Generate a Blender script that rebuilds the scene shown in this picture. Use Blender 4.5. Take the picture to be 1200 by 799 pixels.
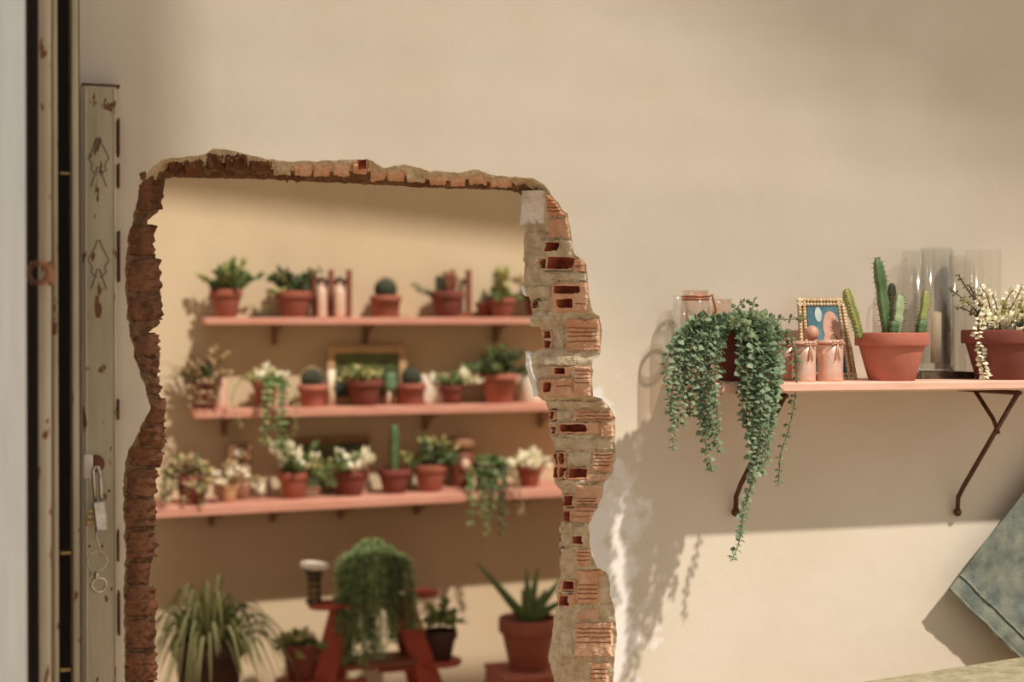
import bpy, math, random
from mathutils import Vector, Matrix, noise
from mathutils.geometry import tessellate_polygon
for o in list(bpy.data.objects): bpy.data.objects.remove(o)
C = bpy.context.scene.collection
SC = bpy.context.scene
rnd = random.Random(7)

# ---------------------------------------------------------------- camera
FPX = 1667.0; HC = 1.45; PITCH = math.atan(14.5/FPX)
cam = bpy.data.cameras.new('camera'); camo = bpy.data.objects.new('camera', cam); C.objects.link(camo)
camo.location = (0, 0, HC); camo.rotation_euler = (math.pi/2-PITCH, 0, 0)
cam.sensor_width = 36; cam.lens = FPX*36/1200
cam.dof.use_dof = True; cam.dof.focus_distance = 2.42; cam.dof.aperture_fstop = 2.2
cam.clip_start = .05
SC.camera = camo
# ---------------------------------------------------------------- frame of the two parallel walls
YAW = math.radians(19)
U = Vector((math.cos(YAW), math.sin(YAW), 0)); N = Vector((math.sin(YAW), -math.cos(YAW), 0)); Z = Vector((0, 0, 1))
P0 = Vector((0, 2.4, HC)); O = Vector((0, 0, HC))
FLOOR = 0.0; BW = -2.146; TH = .13
# ---------------------------------------------------------------- world, sun
w = bpy.data.worlds.new('sky'); SC.world = w; w.use_nodes = True
bg = w.node_tree.nodes['Background']; bg.inputs[0].default_value = (1.0, .945, .865, 1); bg.inputs[1].default_value = .64
SUNV = (-N - U*.42 - Z*1.32).normalized()           # direction the light travels
sl = bpy.data.lights.new('sun', 'SUN'); so = bpy.data.objects.new('sun', sl); C.objects.link(so)
sl.energy = 4.0; sl.angle = math.radians(1.3); sl.color = (1.0, .92, .82)
so.rotation_euler = SUNV.to_track_quat('-Z', 'Y').to_euler(); so.location = (3, -2, 6)
SC.view_settings.view_transform = 'Standard'; SC.view_settings.look = 'None'
SC.view_settings.gamma = 1; SC.view_settings.exposure = -0.06; SC.view_settings.use_curve_mapping = False

def ray(px, py):
    fw = Vector((0, math.cos(PITCH), -math.sin(PITCH))); up = Vector((0, math.sin(PITCH), math.cos(PITCH)))
    return fw + Vector((1, 0, 0))*((px-600)/FPX) + up*(-(py-399.5)/FPX)
def at(px, py, d):                                   # point of the plane d metres in front of the near wall
    r = ray(px, py); t = ((P0-O).dot(N)+d)/r.dot(N); return O + r*t
def atz(px, py, z):
    r = ray(px, py); return O + r*((z-HC)/r.z)
def uof(p): return (p-P0).dot(U)
def W(u, d, z): p = P0+U*u+N*d; p.z = z; return p   # wall frame, z above the floor
def spx(px, d): return at(px, 385, d).y/FPX          # metres per pixel

# ---------------------------------------------------------------- materials
def lin(c): return tuple(((x/255)/12.92 if x/255 <= .04045 else ((x/255+.055)/1.055)**2.4) for x in c)+(1,)
MATS = {}
def mat(name, c1, c2=None, scale=8, rough=.8, bump=0, bscale=None, metal=0, island=None, emis=None, stretch=None, sss=0, spec=None, detail=5):
    m = bpy.data.materials.new(name); m.use_nodes = True; nt = m.node_tree; b = nt.nodes['Principled BSDF']
    b.inputs['Roughness'].default_value = rough; b.inputs['Metallic'].default_value = metal
    if spec is not None: b.inputs['Specular IOR Level'].default_value = spec
    b.inputs['Base Color'].default_value = lin(c1)
    tc = nt.nodes.new('ShaderNodeNewGeometry')
    src = tc.outputs['Position']
    if stretch:
        mp = nt.nodes.new('ShaderNodeMapping'); mp.inputs['Scale'].default_value = stretch
        nt.links.new(src, mp.inputs[0]); src = mp.outputs[0]
    if c2:
        nz = nt.nodes.new('ShaderNodeTexNoise'); nz.inputs['Scale'].default_value = scale; nz.inputs['Detail'].default_value = detail
        nz.inputs['Roughness'].default_value = .62
        nt.links.new(src, nz.inputs['Vector'])
        cr = nt.nodes.new('ShaderNodeValToRGB'); cr.color_ramp.elements[0].position = .36; cr.color_ramp.elements[1].position = .66
        cr.color_ramp.elements[0].color = lin(c1); cr.color_ramp.elements[1].color = lin(c2)
        nt.links.new(nz.outputs['Fac'], cr.inputs[0]); out = cr.outputs[0]
        if island:
            mx = nt.nodes.new('ShaderNodeMix'); mx.data_type = 'RGBA'
            cr2 = nt.nodes.new('ShaderNodeValToRGB'); cr2.color_ramp.elements[0].color = lin(island[0]); cr2.color_ramp.elements[1].color = lin(island[1])
            nt.links.new(tc.outputs['Random Per Island'], cr2.inputs[0])
            mx.inputs['Factor'].default_value = .6
            nt.links.new(out, mx.inputs[6]); nt.links.new(cr2.outputs[0], mx.inputs[7]); out = mx.outputs[2]
        nt.links.new(out, b.inputs['Base Color'])
    if bump:
        n2 = nt.nodes.new('ShaderNodeTexNoise'); n2.inputs['Scale'].default_value = bscale or scale*4; n2.inputs['Detail'].default_value = 6
        nt.links.new(src, n2.inputs['Vector'])
        bp = nt.nodes.new('ShaderNodeBump'); bp.inputs['Distance'].default_value = bump; bp.inputs['Strength'].default_value = .7
        nt.links.new(n2.outputs['Fac'], bp.inputs['Height']); nt.links.new(bp.outputs[0], b.inputs['Normal'])
    if sss:
        b.inputs['Transmission Weight'].default_value = 0
        b.inputs['Subsurface Weight'].default_value = sss; b.inputs['Subsurface Scale'].default_value = .01
    MATS[name] = m; return m
def glass(name, tint, gl=.0):
    m = bpy.data.materials.new(name); m.use_nodes = True; nt = m.node_tree; nt.nodes.remove(nt.nodes['Principled BSDF'])
    t = nt.nodes.new('ShaderNodeBsdfTransparent'); t.inputs[0].default_value = tint
    g = nt.nodes.new('ShaderNodeBsdfGlossy'); g.inputs['Roughness'].default_value = .06; g.inputs[0].default_value = (.95, .95, .92, 1)
    lw = nt.nodes.new('ShaderNodeLayerWeight'); lw.inputs[0].default_value = .35
    ma = nt.nodes.new('ShaderNodeMath'); ma.operation = 'MULTIPLY_ADD'; ma.inputs[1].default_value = .3; ma.inputs[2].default_value = .035+gl
    nt.links.new(lw.outputs['Facing'], ma.inputs[0])
    mx = nt.nodes.new('ShaderNodeMixShader'); nt.links.new(ma.outputs[0], mx.inputs[0])
    nt.links.new(t.outputs[0], mx.inputs[1]); nt.links.new(g.outputs[0], mx.inputs[2])
    nt.links.new(mx.outputs[0], nt.nodes['Material Output'].inputs[0]); MATS[name] = m; return m

def wall_mat():
    """Painted plaster; beside the broken opening the paint is worn to a pale grey-white."""
    m = mat('plaster_near', (212, 201, 183), (203, 191, 171), scale=2.2, rough=.92, bump=.0016, bscale=28)
    nt = m.node_tree; b = nt.nodes['Principled BSDF']; old = b.inputs['Base Color'].links[0].from_socket
    g = nt.nodes.new('ShaderNodeNewGeometry')
    sub = nt.nodes.new('ShaderNodeVectorMath'); sub.operation = 'SUBTRACT'; sub.inputs[1].default_value = W(.14, 0, HC-.45)
    nt.links.new(g.outputs['Position'], sub.inputs[0])
    sc = nt.nodes.new('ShaderNodeVectorMath'); sc.operation = 'MULTIPLY'; sc.inputs[1].default_value = (7.5, 7.5, 2.4)
    nt.links.new(sub.outputs[0], sc.inputs[0])
    ln = nt.nodes.new('ShaderNodeVectorMath'); ln.operation = 'LENGTH'; nt.links.new(sc.outputs[0], ln.inputs[0])
    nz = nt.nodes.new('ShaderNodeTexNoise'); nz.inputs['Scale'].default_value = 22; nz.inputs['Detail'].default_value = 7
    nt.links.new(g.outputs['Position'], nz.inputs['Vector'])
    ad = nt.nodes.new('ShaderNodeMath'); ad.operation = 'MULTIPLY_ADD'; ad.inputs[1].default_value = 2.4
    nt.links.new(nz.outputs['Fac'], ad.inputs[0]); nt.links.new(ln.outputs['Value'], ad.inputs[2])
    mr = nt.nodes.new('ShaderNodeMapRange'); mr.inputs[1].default_value = 1.75; mr.inputs[2].default_value = 2.0; mr.inputs[3].default_value = 1; mr.inputs[4].default_value = 0
    nt.links.new(ad.outputs[0], mr.inputs[0])
    mx = nt.nodes.new('ShaderNodeMix'); mx.data_type = 'RGBA'; mx.inputs[7].default_value = lin((226, 221, 213))
    nt.links.new(mr.outputs[0], mx.inputs[0]); nt.links.new(old, mx.inputs[6]); nt.links.new(mx.outputs[2], b.inputs['Base Color'])
    return m
M_WALL = wall_mat()
M_BACK = mat('plaster_far', (211, 190, 157), (201, 178, 144), scale=2.0, rough=.92, bump=.0015, bscale=20)
M_FLOOR = mat('floor_concrete', (196, 172, 144), (180, 154, 126), scale=3, rough=.9, bump=.002)
M_MORT = mat('mortar', (216, 202, 176), (182, 162, 130), spec=.12, scale=45, rough=.95, bump=.004, bscale=120)
M_MORTD = mat('mortar_shaded', (136, 108, 80), (96, 72, 52), spec=.12, scale=30, rough=.95, bump=.004, bscale=110)  # dark mortar: shade of left jamb and lintel underside is in the colour
M_BRK = [mat('brick_peach', (220, 184, 156), (206, 156, 122), spec=.12, scale=30, rough=.9, bump=.0015, bscale=150),
         mat('brick_orange', (210, 150, 114), (212, 180, 150), spec=.12, scale=26, rough=.9, bump=.0015, bscale=150)]
M_RED = mat('brick_core_red', (188, 108, 80), (168, 88, 62), spec=.12, scale=40, rough=.9, bump=.0012, bscale=160)
M_BRKD = mat('brick_brown_shaded', (128, 86, 62), (88, 62, 46), spec=.12, scale=24, rough=.92, bump=.003, bscale=120)  # brown brick darkened in colour for shade on left jamb and lintel underside
M_WPAINT = mat('white_paint', (246, 245, 242), (226, 224, 218), scale=30, rough=.8, bump=.002, bscale=60)
M_TERRA = mat('terracotta', (160, 92, 72), (146, 80, 62), scale=14, rough=.85, bump=.0006, bscale=90)
M_TERRB = mat('terracotta_dark', (130, 68, 54), (112, 56, 44), scale=14, rough=.85, bump=.0006, bscale=90)
M_TERRC = mat('terracotta_pale', (182, 112, 92), (170, 96, 77), scale=12, rough=.85, bump=.0006, bscale=90)
M_DARKPOT = mat('dark_pot', (74, 46, 38), (56, 36, 30), scale=14, rough=.7)
M_SOIL = mat('soil', (70, 50, 36), (45, 32, 24), scale=80, rough=1, bump=.003)
M_SHELF = mat('pink_painted_wood', (226, 184, 162), (212, 166, 144), scale=9, rough=.7, bump=.0006, stretch=(1, 1, 8))
M_SHELFB = mat('salmon_painted_wood', (208, 150, 128), (196, 134, 112), scale=9, rough=.7, bump=.0006, stretch=(1, 1, 8))
M_IRON = mat('rusted_iron', (70, 42, 30), (96, 58, 38), scale=60, rough=.7, metal=.3, bump=.0006)
M_STRING = mat('blue_green_leaf', (104, 126, 92), (80, 104, 74), scale=30, rough=.6, island=((58, 82, 56), (150, 166, 130)))
M_STRINGD = mat('olive_leaf', (84, 100, 62), (110, 124, 82), scale=30, rough=.6, island=((62, 78, 48), (128, 140, 96)))
M_STEM = mat('green_stem', (104, 116, 78), (88, 100, 64), scale=30, rough=.7)
M_TWIG = mat('brown_twig', (112, 82, 58), (84, 60, 42), scale=30, rough=.8)
M_LEAF = mat('leaf_green', (104, 126, 66), (76, 100, 50), scale=20, rough=.55, island=((64, 90, 44), (150, 160, 96)))
M_LEAFD = mat('leaf_dark', (70, 86, 50), (52, 66, 40), scale=20, rough=.55, island=((44, 58, 34), (104, 112, 66)))
M_LEAFY = mat('leaf_yellow', (170, 164, 100), (140, 138, 76), scale=20, rough=.6, island=((130, 134, 74), (206, 194, 132)))
M_FERN = mat('tail_leaf', (112, 140, 80), (84, 116, 66), scale=12, rough=.6, island=((76, 108, 68), (190, 200, 134)))
M_CREAM = mat('cream_bloom', (240, 232, 204), (226, 216, 178), scale=20, rough=.7, island=((222, 212, 170), (250, 246, 226)))
M_DRY = mat('dried_leaf', (178, 148, 104), (140, 108, 70), scale=20, rough=.8, island=((120, 98, 62), (206, 182, 140)))
M_CACT = mat('cactus_green', (92, 120, 72), (66, 96, 56), scale=24, rough=.6)
M_CACTY = mat('cactus_yellow_green', (158, 158, 88), (116, 132, 70), scale=24, rough=.6)
M_CACTP = mat('cactus_pale', (158, 172, 130), (124, 146, 98), scale=24, rough=.6)
M_CACTD = mat('cactus_dark', (62, 66, 46), (44, 50, 36), scale=40, rough=.8)
M_SPINE = mat('spine', (110, 78, 52), rough=.8)
M_SPINEP = mat('spine_pale', (200, 176, 130), rough=.8)
M_STRIPE = mat('leaf_cream_stripe', (232, 228, 180), (214, 210, 156), scale=14, rough=.55)
M_SPID = mat('spider_green', (128, 142, 74), (92, 114, 58), scale=10, rough=.5)
M_ALOE = mat('aloe_green', (92, 114, 60), (72, 94, 50), scale=14, rough=.5)
M_GLASS = glass('clear_glass', (.985, .98, .965, 1))
M_GLASSP = glass('pinkish_glass', (.975, .92, .88, 1), .02)
M_COPPER = mat('rose_copper', (236, 200, 182), (222, 178, 156), scale=60, rough=.4, metal=.45, bump=.0008, bscale=160)
M_WIRE = mat('copper_wire', (176, 104, 72), rough=.4, metal=.8)
M_BEAD = mat('bead_ivory', (232, 212, 172), (206, 176, 128), scale=60, rough=.4, island=((190, 156, 108), (246, 234, 204)))
M_PICBLUE = mat('picture_blue', (84, 130, 140), (38, 76, 92), scale=14, rough=.35)
M_PICPINK = mat('picture_pink', (208, 160, 136), (188, 136, 112), scale=40, rough=.5)
M_PICPALE = mat('picture_pale', (196, 200, 190), (150, 174, 172), scale=40, rough=.4)
M_PICGREEN = mat('picture_landscape', (38, 56, 50), (120, 124, 62), scale=9, rough=.4)
M_FRAMEW = mat('pale_frame_wood', (206, 168, 124), (188, 148, 104), scale=20, rough=.6)
M_FRAMED = mat('dark_frame_wood', (150, 108, 74), (120, 84, 56), scale=20, rough=.6)
M_WOODR = mat('reddish_wood', (142, 78, 54), (112, 58, 40), scale=14, rough=.6, stretch=(1, 1, .2))
M_REDP = mat('red_painted_wood', (172, 76, 56), (152, 62, 46), scale=6, rough=.6)
M_CERW = mat('white_ceramic', (236, 226, 206), (222, 208, 184), scale=14, rough=.35)
M_CERP = mat('pink_ceramic', (224, 188, 164), (208, 168, 144), scale=14, rough=.4)
M_CERG = mat('green_ceramic', (120, 150, 112), (96, 128, 94), scale=14, rough=.4)
M_BLACK = mat('black_glaze', (44, 36, 28), (92, 78, 56), scale=40, rough=.3)
M_WAX = mat('candle_wax', (240, 222, 190), rough=.5)
M_DENIM = mat('washed_denim', (86, 96, 92), (128, 130, 114), scale=30, rough=.95, bump=.0016, bscale=260, detail=9)
M_STITCH = mat('denim_seam', (150, 150, 132), (104, 112, 108), scale=60, rough=.95)
M_STONE = mat('mottled_stone', (178, 168, 138), (138, 130, 100), scale=36, rough=.9, bump=.003, bscale=60, detail=9)
M_DOOR = mat('white_door_paint', (222, 226, 224), (210, 215, 214), scale=9, rough=.7, stretch=(8, 8, .6))
def chipped(name, base, b2, rust, lo=.60):
    m = mat(name, base, b2, scale=7, rough=.7, bump=.0008, bscale=60, stretch=(3, 3, .5)); nt = m.node_tree; b = nt.nodes['Principled BSDF']
    old = b.inputs['Base Color'].links[0].from_socket
    g = nt.nodes.new('ShaderNodeNewGeometry'); nz = nt.nodes.new('ShaderNodeTexNoise'); nz.inputs['Scale'].default_value = 55; nz.inputs['Detail'].default_value = 4
    mp = nt.nodes.new('ShaderNodeMapping'); mp.inputs['Scale'].default_value = (1, 1, .45)
    nt.links.new(g.outputs['Position'], mp.inputs[0]); nt.links.new(mp.outputs[0], nz.inputs['Vector'])
    mr = nt.nodes.new('ShaderNodeMapRange'); mr.inputs[1].default_value = lo; mr.inputs[2].default_value = lo+.03
    nt.links.new(nz.outputs['Fac'], mr.inputs[0])
    mx = nt.nodes.new('ShaderNodeMix'); mx.data_type = 'RGBA'; mx.inputs[7].default_value = lin(rust)
    nt.links.new(mr.outputs[0], mx.inputs[0]); nt.links.new(old, mx.inputs[6]); nt.links.new(mx.outputs[2], b.inputs['Base Color']); return m
M_IRONP = chipped('cream_painted_iron', (190, 180, 154), (164, 152, 126), (112, 74, 48), .63)
M_IRONW = chipped('cream_painted_rail', (206, 196, 176), (184, 170, 144), (134, 84, 52), .61)
M_RUST = mat('rust', (122, 72, 44), (84, 48, 32), scale=60, rough=.9, bump=.001)
M_RUSTY = mat('pale_rust', (184, 132, 100), (140, 92, 66), scale=70, rough=.8)
M_MOTIF = mat('worn_motif', (136, 122, 96), rough=.8)
M_GAP = mat('gap_shade', (36, 24, 20), rough=.8)  # near-black colour standing for shade inside the gaps
M_STEEL = mat('worn_steel', (212, 204, 190), (168, 158, 142), scale=60, rough=.25, metal=.9)
M_BRASS = mat('worn_brass', (190, 164, 112), (128, 98, 58), scale=60, rough=.35, metal=.8)
M_SCREEN = mat('sun_screen_boards', (150, 120, 92), (120, 94, 70), scale=8, rough=.8)  # only for the added slabs that block the sun

# ---------------------------------------------------------------- mesh builder
class MB:
    def __init__(s): s.v = []; s.f = []; s.m = []
    def add(s, vs, fs, mi=0):
        o = len(s.v); s.v += [Vector(v) for v in vs]; s.f += [tuple(i+o for i in f) for f in fs]; s.m += [mi]*len(fs)
    def lathe(s, c, prof, seg=24, mi=0, R=None, closed=False, mis=None):
        vs = []; n = len(prof)
        for r, z in prof:
            for k in range(seg):
                a = 2*math.pi*k/seg; p = Vector((r*math.cos(a), r*math.sin(a), z))
                if R: p = R @ p
                vs.append(c+p)
        o = len(s.v); s.v += vs
        for i in range(n if closed else n-1):
            j = (i+1) % n
            for k in range(seg):
                k2 = (k+1) % seg
                s.f.append((o+i*seg+k, o+i*seg+k2, o+j*seg+k2, o+j*seg+k)); s.m.append(mis[i] if mis else mi)
        if not closed:
            if prof[0][0] > 1e-6: s.f.append(tuple(o+k for k in reversed(range(seg)))); s.m.append(mi)
            if prof[-1][0] > 1e-6: s.f.append(tuple(o+(n-1)*seg+k for k in range(seg))); s.m.append(mis[-1] if mis else mi)
    def tube(s, pts, r, seg=8, mi=0, cyc=False):
        pts = [Vector(p) for p in pts]; n = len(pts); rs = r if isinstance(r, (list, tuple)) else [r]*n
        o = len(s.v); ref = None
        for i, p in enumerate(pts):
            if cyc: t = pts[(i+1) % n]-pts[i-1]
            else: t = pts[min(i+1, n-1)]-pts[max(i-1, 0)]
            t = t.normalized() if t.length > 1e-9 else Vector((0, 0, 1))
            if ref is None: ref = t.orthogonal()
            a = (ref-t*ref.dot(t)); a = a.normalized() if a.length > 1e-6 else t.orthogonal().normalized(); ref = a; b = t.cross(a)
            for k in range(seg):
                an = 2*math.pi*k/seg; s.v.append(p+(a*math.cos(an)+b*math.sin(an))*rs[i])
        for i in range(n if cyc else n-1):
            j = (i+1) % n
            for k in range(seg):
                k2 = (k+1) % seg; s.f.append((o+i*seg+k, o+i*seg+k2, o+j*seg+k2, o+j*seg+k)); s.m.append(mi)
        if not cyc:
            s.f.append(tuple(o+k for k in reversed(range(seg)))); s.f.append(tuple(o+(n-1)*seg+k for k in range(seg))); s.m += [mi, mi]
    def box(s, c, a, b, h, mi=0, A=None, B=None, H=None, bev=0):   # half sizes a along U, b along N, h along Z
        A = (A or U)*a; B = (B or N)*b; H = (H or Z)*h
        if not bev:
            vs = [c+A*i+B*j+H*k for i in (-1, 1) for j in (-1, 1) for k in (-1, 1)]
            s.add(vs, [(0, 1, 3, 2), (4, 6, 7, 5), (0, 4, 5, 1), (2, 3, 7, 6), (0, 2, 6, 4), (1, 5, 7, 3)], mi); return
        e = bev; la, lb, lh = A.length, B.length, H.length; an, bn, hn = A.normalized(), B.normalized(), H.normalized()
        vs = []; idx = {}
        for i in (-1, 1):
            for j in (-1, 1):
                for k in (-1, 1):
                    for ax in range(3):
                        x = la-(e if ax != 0 else 0); y = lb-(e if ax != 1 else 0); z = lh-(e if ax != 2 else 0)
                        idx[(i, j, k, ax)] = len(vs); vs.append(c+an*x*i+bn*y*j+hn*z*k)
        fs = []
        for q in (-1, 1):
            fs.append([idx[(q, j, k, 0)] for j, k in ((-1, -1), (1, -1), (1, 1), (-1, 1))])
            fs.append([idx[(j, q, k, 1)] for j, k in ((-1, -1), (1, -1), (1, 1), (-1, 1))])
            fs.append([idx[(j, k, q, 2)] for j, k in ((-1, -1), (1, -1), (1, 1), (-1, 1))])
        for a1 in (-1, 1):
            for b1 in (-1, 1):
                fs.append([idx[(a1, b1, -1, 0)], idx[(a1, b1, 1, 0)], idx[(a1, b1, 1, 1)], idx[(a1, b1, -1, 1)]])
                fs.append([idx[(a1, -1, b1, 0)], idx[(a1, 1, b1, 0)], idx[(a1, 1, b1, 2)], idx[(a1, -1, b1, 2)]])
                fs.append([idx[(-1, a1, b1, 1)], idx[(1, a1, b1, 1)], idx[(1, a1, b1, 2)], idx[(-1, a1, b1, 2)]])
        for i in (-1, 1):
            for j in (-1, 1):
                for k in (-1, 1): fs.append([idx[(i, j, k, 0)], idx[(i, j, k, 1)], idx[(i, j, k, 2)]])
        s.add(vs, fs, mi)
    def fat(s, p, d, n, L, w, t=None, mi=0):           # a fleshy leaf
        d = d.normalized(); q = d.cross(n); q = q.normalized() if q.length > 1e-6 else d.orthogonal().normalized(); n = q.cross(d); t = t or w*.35
        m = p+d*L*.42
        vs = [p, m-q*w*.5, m+n*t*.5, m+q*w*.5, m-n*t*.5, p+d*L, p+d*L*.8-q*w*.24+n*t*.1, p+d*L*.8+q*w*.24+n*t*.1]
        s.add(vs, [(0, 2, 1), (0, 3, 2), (0, 1, 4), (0, 4, 3), (1, 2, 6), (2, 3, 7), (2, 7, 5, 6), (1, 6, 5, 4), (3, 4, 5, 7)], mi)
    def flat(s, p, d, n, L, w, curl=.15, mi=0):        # a thin, folded and drooping leaf
        d = d.normalized(); q = d.cross(n); q = q.normalized() if q.length > 1e-6 else d.orthogonal().normalized(); n = q.cross(d)
        vs = [p]
        for t, ww in ((.3, .85), (.62, .9)):
            c = p+d*L*t-n*L*curl*t*t; vs += [c-q*w*.5*ww+n*w*.12, c, c+q*w*.5*ww+n*w*.12]
        vs.append(p+d*L-n*L*curl)
        s.add(vs, [(0, 2, 1), (0, 3, 2), (1, 2, 5, 4), (2, 3, 6, 5), (4, 5, 7), (5, 6, 7)], mi)
    def blade(s, pts, w, mi=(0, 1, 0), thick=0, nrm=None):
        pts = [Vector(p) for p in pts]; n = len(pts); rows = []
        o = len(s.v)
        for i, p in enumerate(pts):
            t = (pts[min(i+1, n-1)]-pts[max(i-1, 0)]).normalized(); q = t.cross(Z)
            q = q.normalized() if q.length > 1e-4 else Vector((1, 0, 0)); nn = q.cross(t)
            f = i/(n-1); ww = w*(min(1, .55+1.6*f) if f < .4 else max(.04, (1-f)/.6)**.6)
            s.v += [p-q*ww*.5+nn*ww*.18, p-q*ww*.2, p+q*ww*.2, p+q*ww*.5+nn*ww*.18]
        for i in range(n-1):
            for k in range(3): s.f.append((o+4*i+k, o+4*i+k+1, o+4*i+5+k, o+4*i+4+k)); s.m.append(mi[k])
    def ball(s, c, r, seg=12, mi=0, sz=1, R=None):
        n = max(4, seg//2); s.lathe(c, [(r*math.sin(math.pi*i/n), -r*sz*math.cos(math.pi*i/n)) for i in range(n+1)], seg, mi, R)
    def build(s, name, mats, parent=None, smooth=False, bevel=None):
        org = Vector(parent['org']) if parent is not None and 'org' in parent else Vector((0, 0, 0))
        if parent is None and s.v:
            lo = min(v.z for v in s.v); cx = sum((v.x for v in s.v))/len(s.v); cy = sum((v.y for v in s.v))/len(s.v); org = Vector((cx, cy, lo))
        me = bpy.data.meshes.new(name); me.from_pydata([v-org for v in s.v], [], s.f)
        for m in (mats if isinstance(mats, (list, tuple)) else [mats]): me.materials.append(m)
        me.polygons.foreach_set('material_index', s.m)
        if smooth: me.polygons.foreach_set('use_smooth', [True]*len(s.f))
        me.update(); ob = bpy.data.objects.new(name, me); C.objects.link(ob)
        if parent is not None: ob.parent = parent
        else: ob.location = org
        ORG[ob.name] = org
        return ob
ORG = {}
def child(mb, name, mats, parent, smooth=False):      # parent may itself be a mesh part
    if parent.get('category') in ('plant', 'cactus'):   # foliage bends away from the wall it touches
        for i, v in enumerate(mb.v):
            d = (v-P0).dot(N)
            if d < -.4 and d < BW+.004: mb.v[i] = v+N*(BW+.004-d)
            elif -.3 < d < .004 and parent.location.x > .2: mb.v[i] = v+N*(.004-d)
    ob = mb.build(name, mats, None, smooth); org = ORG[parent.name]; dlt = ORG[ob.name]-org
    ob.parent = parent; ob.location = dlt
    return ob
def thing(name, label, cat, loc, group=None):
    o = bpy.data.objects.new(name, None); C.objects.link(o); o.location = loc; o.empty_display_size = .05
    ORG[o.name] = Vector(loc); o['label'] = label; o['category'] = cat
    if group: o['group'] = group
    return o
def tag(o, label, cat, group=None):
    o['label'] = label; o['category'] = cat
    if group: o['group'] = group
    return o
def struct(o): o['kind'] = 'structure'; return o

# ================================================================= SETTING
# ---- contour of the broken opening: (front x, y, rear x, y) in pixels, left foot -> lintel -> right foot
LEFT = [(146,1400,182,1400),(146,799,182,799),(146,740,181,740),(145,700,182,700),(145,688,180,690),(146,675,172,678),(147,650,180,650),(145,600,182,600),(144,570,180,565),(147,545,184,542),(152,527,193,522),(165,500,193,500),(177,478,192,479),(170,455,187,464),(162,430,184,442),(155,405,187,415),(152,388,175,390),(149,372,188,378),(147,340,189,347),(147,310,182,322),(149,285,180,288),(154,262,173,258),(158,245,184,250),(165,215,190,226)]
TOP = [(178,196,194,210),(190,187,203,207.5),(215,184,218,208),(240,181,242,209),(250,174,252,209),(272,176,272,209.5),(300,184,300,210),(330,188.5,330,211),(370,189,370,213),(412,187,412,215),(430,186,430,216),(450,196,450,217),(475,193,475,218.5),(505,200,505,220),(535,203,533,221),(555,198,551,221.5),(580,206,574,222),(605,207,594,223),(625,209,606,224.5)]
RIGHT = [(638,216,612,229),(645,226,613,236),(656,241,615,246),(665,252,615,258),(669,272,614,274),(670,288,614,290),(674,298,614,300),(687,310,614,312),(689,332,614,334),(691,354,621,350),(695,367,623,366),(703,371,622,376),(705,386,636,387),(705,405,636,408),(703,414,620,415),(694,425,621,428),(694,455,628,455),(695,465,631,466),(706,468,641,470),(716,478,642,479),(721,491,643,492),(721,512,645,511),(721,520,649,518),(721,538,649,538),(718,554,649,556),(709,565,650,566),(706,579,659,576),(696,604,660,604),(690,615,657,614),(691,632,655,632),(693,650,655,650),(700,665,657,668),(713,672,656,676),(717,700,650,693),(719,708,654,706),(721,723,650,722),(723,745,647,748),(720,770,642,774),(718,797,650,797),(718,1400,650,1400)]
def resample(L, step=2.2, amp=1.3, seed=0):
    out = []
    for a, b in zip(L[:-1], L[1:]):
        ln = max(math.hypot(b[0]-a[0], b[1]-a[1]), math.hypot(b[2]-a[2], b[3]-a[3])); st = step if min(a[1], b[1]) < 790 and max(a[1], b[1]) <= 805 else 12
        n = max(1, int(ln/st))
        for i in range(n): out.append([a[k]+(b[k]-a[k])*i/n for k in range(4)])
    out.append(list(L[-1]))
    for i, p in enumerate(out):
        for k in range(4):
            v = Vector((p[0]*.09, p[1]*.09, seed+k*7.3)); v2 = v*3.1
            p[k] += amp*(noise.noise(v)*1.5+noise.noise(v2)*1.0)
    return out
cL = resample(LEFT, amp=1.4, seed=1); cT = resample(TOP, amp=.9, seed=2); cR = resample(RIGHT, amp=1.0, seed=3)
CON = cL+cT+cR
def ss(x): x = min(1, max(0, x)); return x*x*(3-2*x)
def dep(which, px, s):
    if which != 'T': return -TH*s
    wgt = ss((px-200)/30)*ss((612-px)/25); f = s*.42 if s < .5 else .21+(s-.5)*1.58
    return -TH*(s*(1-wgt)+f*wgt)
def loft_at(p, s, h=0):
    px = p[0]+(p[2]-p[0])*s; py = p[1]+(p[3]-p[1])*s
    return at(px, py, -TH*s)
def uz(p): return Vector((uof(p), p.z, 0))
def wall_face(pts, d, u0, u1, z0, z1, mb, mi=0):
    """one face of the wall at depth d: a rectangle minus the opening (an inlet from below)"""
    hole = [uz(q) for q in pts]
    poly = [Vector((u0, z0, 0))]+[Vector((hole[0].x, z0, 0))]+hole[1:-1]+[Vector((hole[-1].x, z0, 0)), Vector((u1, z0, 0)), Vector((u1, z1, 0)), Vector((u0, z1, 0))]
    tris = tessellate_polygon([poly]); mb.add([W(q.x, d, q.y) for q in poly], tris, mi)
WU0, WU1, WZ1 = -3.2, 3.4, HC+1.55
mb = MB(); wall_face([at(p[0], p[1], 0) for p in CON], 0, WU0, WU1, 0, WZ1, mb)
wall_face([at(p[2], p[3], -TH) for p in CON], -TH, WU0, WU1, 0, WZ1, mb)
mb.add([W(WU0, 0, WZ1), W(WU1, 0, WZ1), W(WU1, -TH, WZ1), W(WU0, -TH, WZ1)], [(0, 1, 2, 3)])
mb.add([W(WU1, 0, 0), W(WU1, 0, WZ1), W(WU1, -TH, WZ1), W(WU1, -TH, 0)], [(0, 1, 2, 3)])
mb.add([W(WU0, 0, 0), W(WU0, 0, WZ1), W(WU0, -TH, WZ1), W(WU0, -TH, 0)], [(0, 1, 2, 3)])
wall = struct(mb.build('wall_front', M_WALL))
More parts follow.
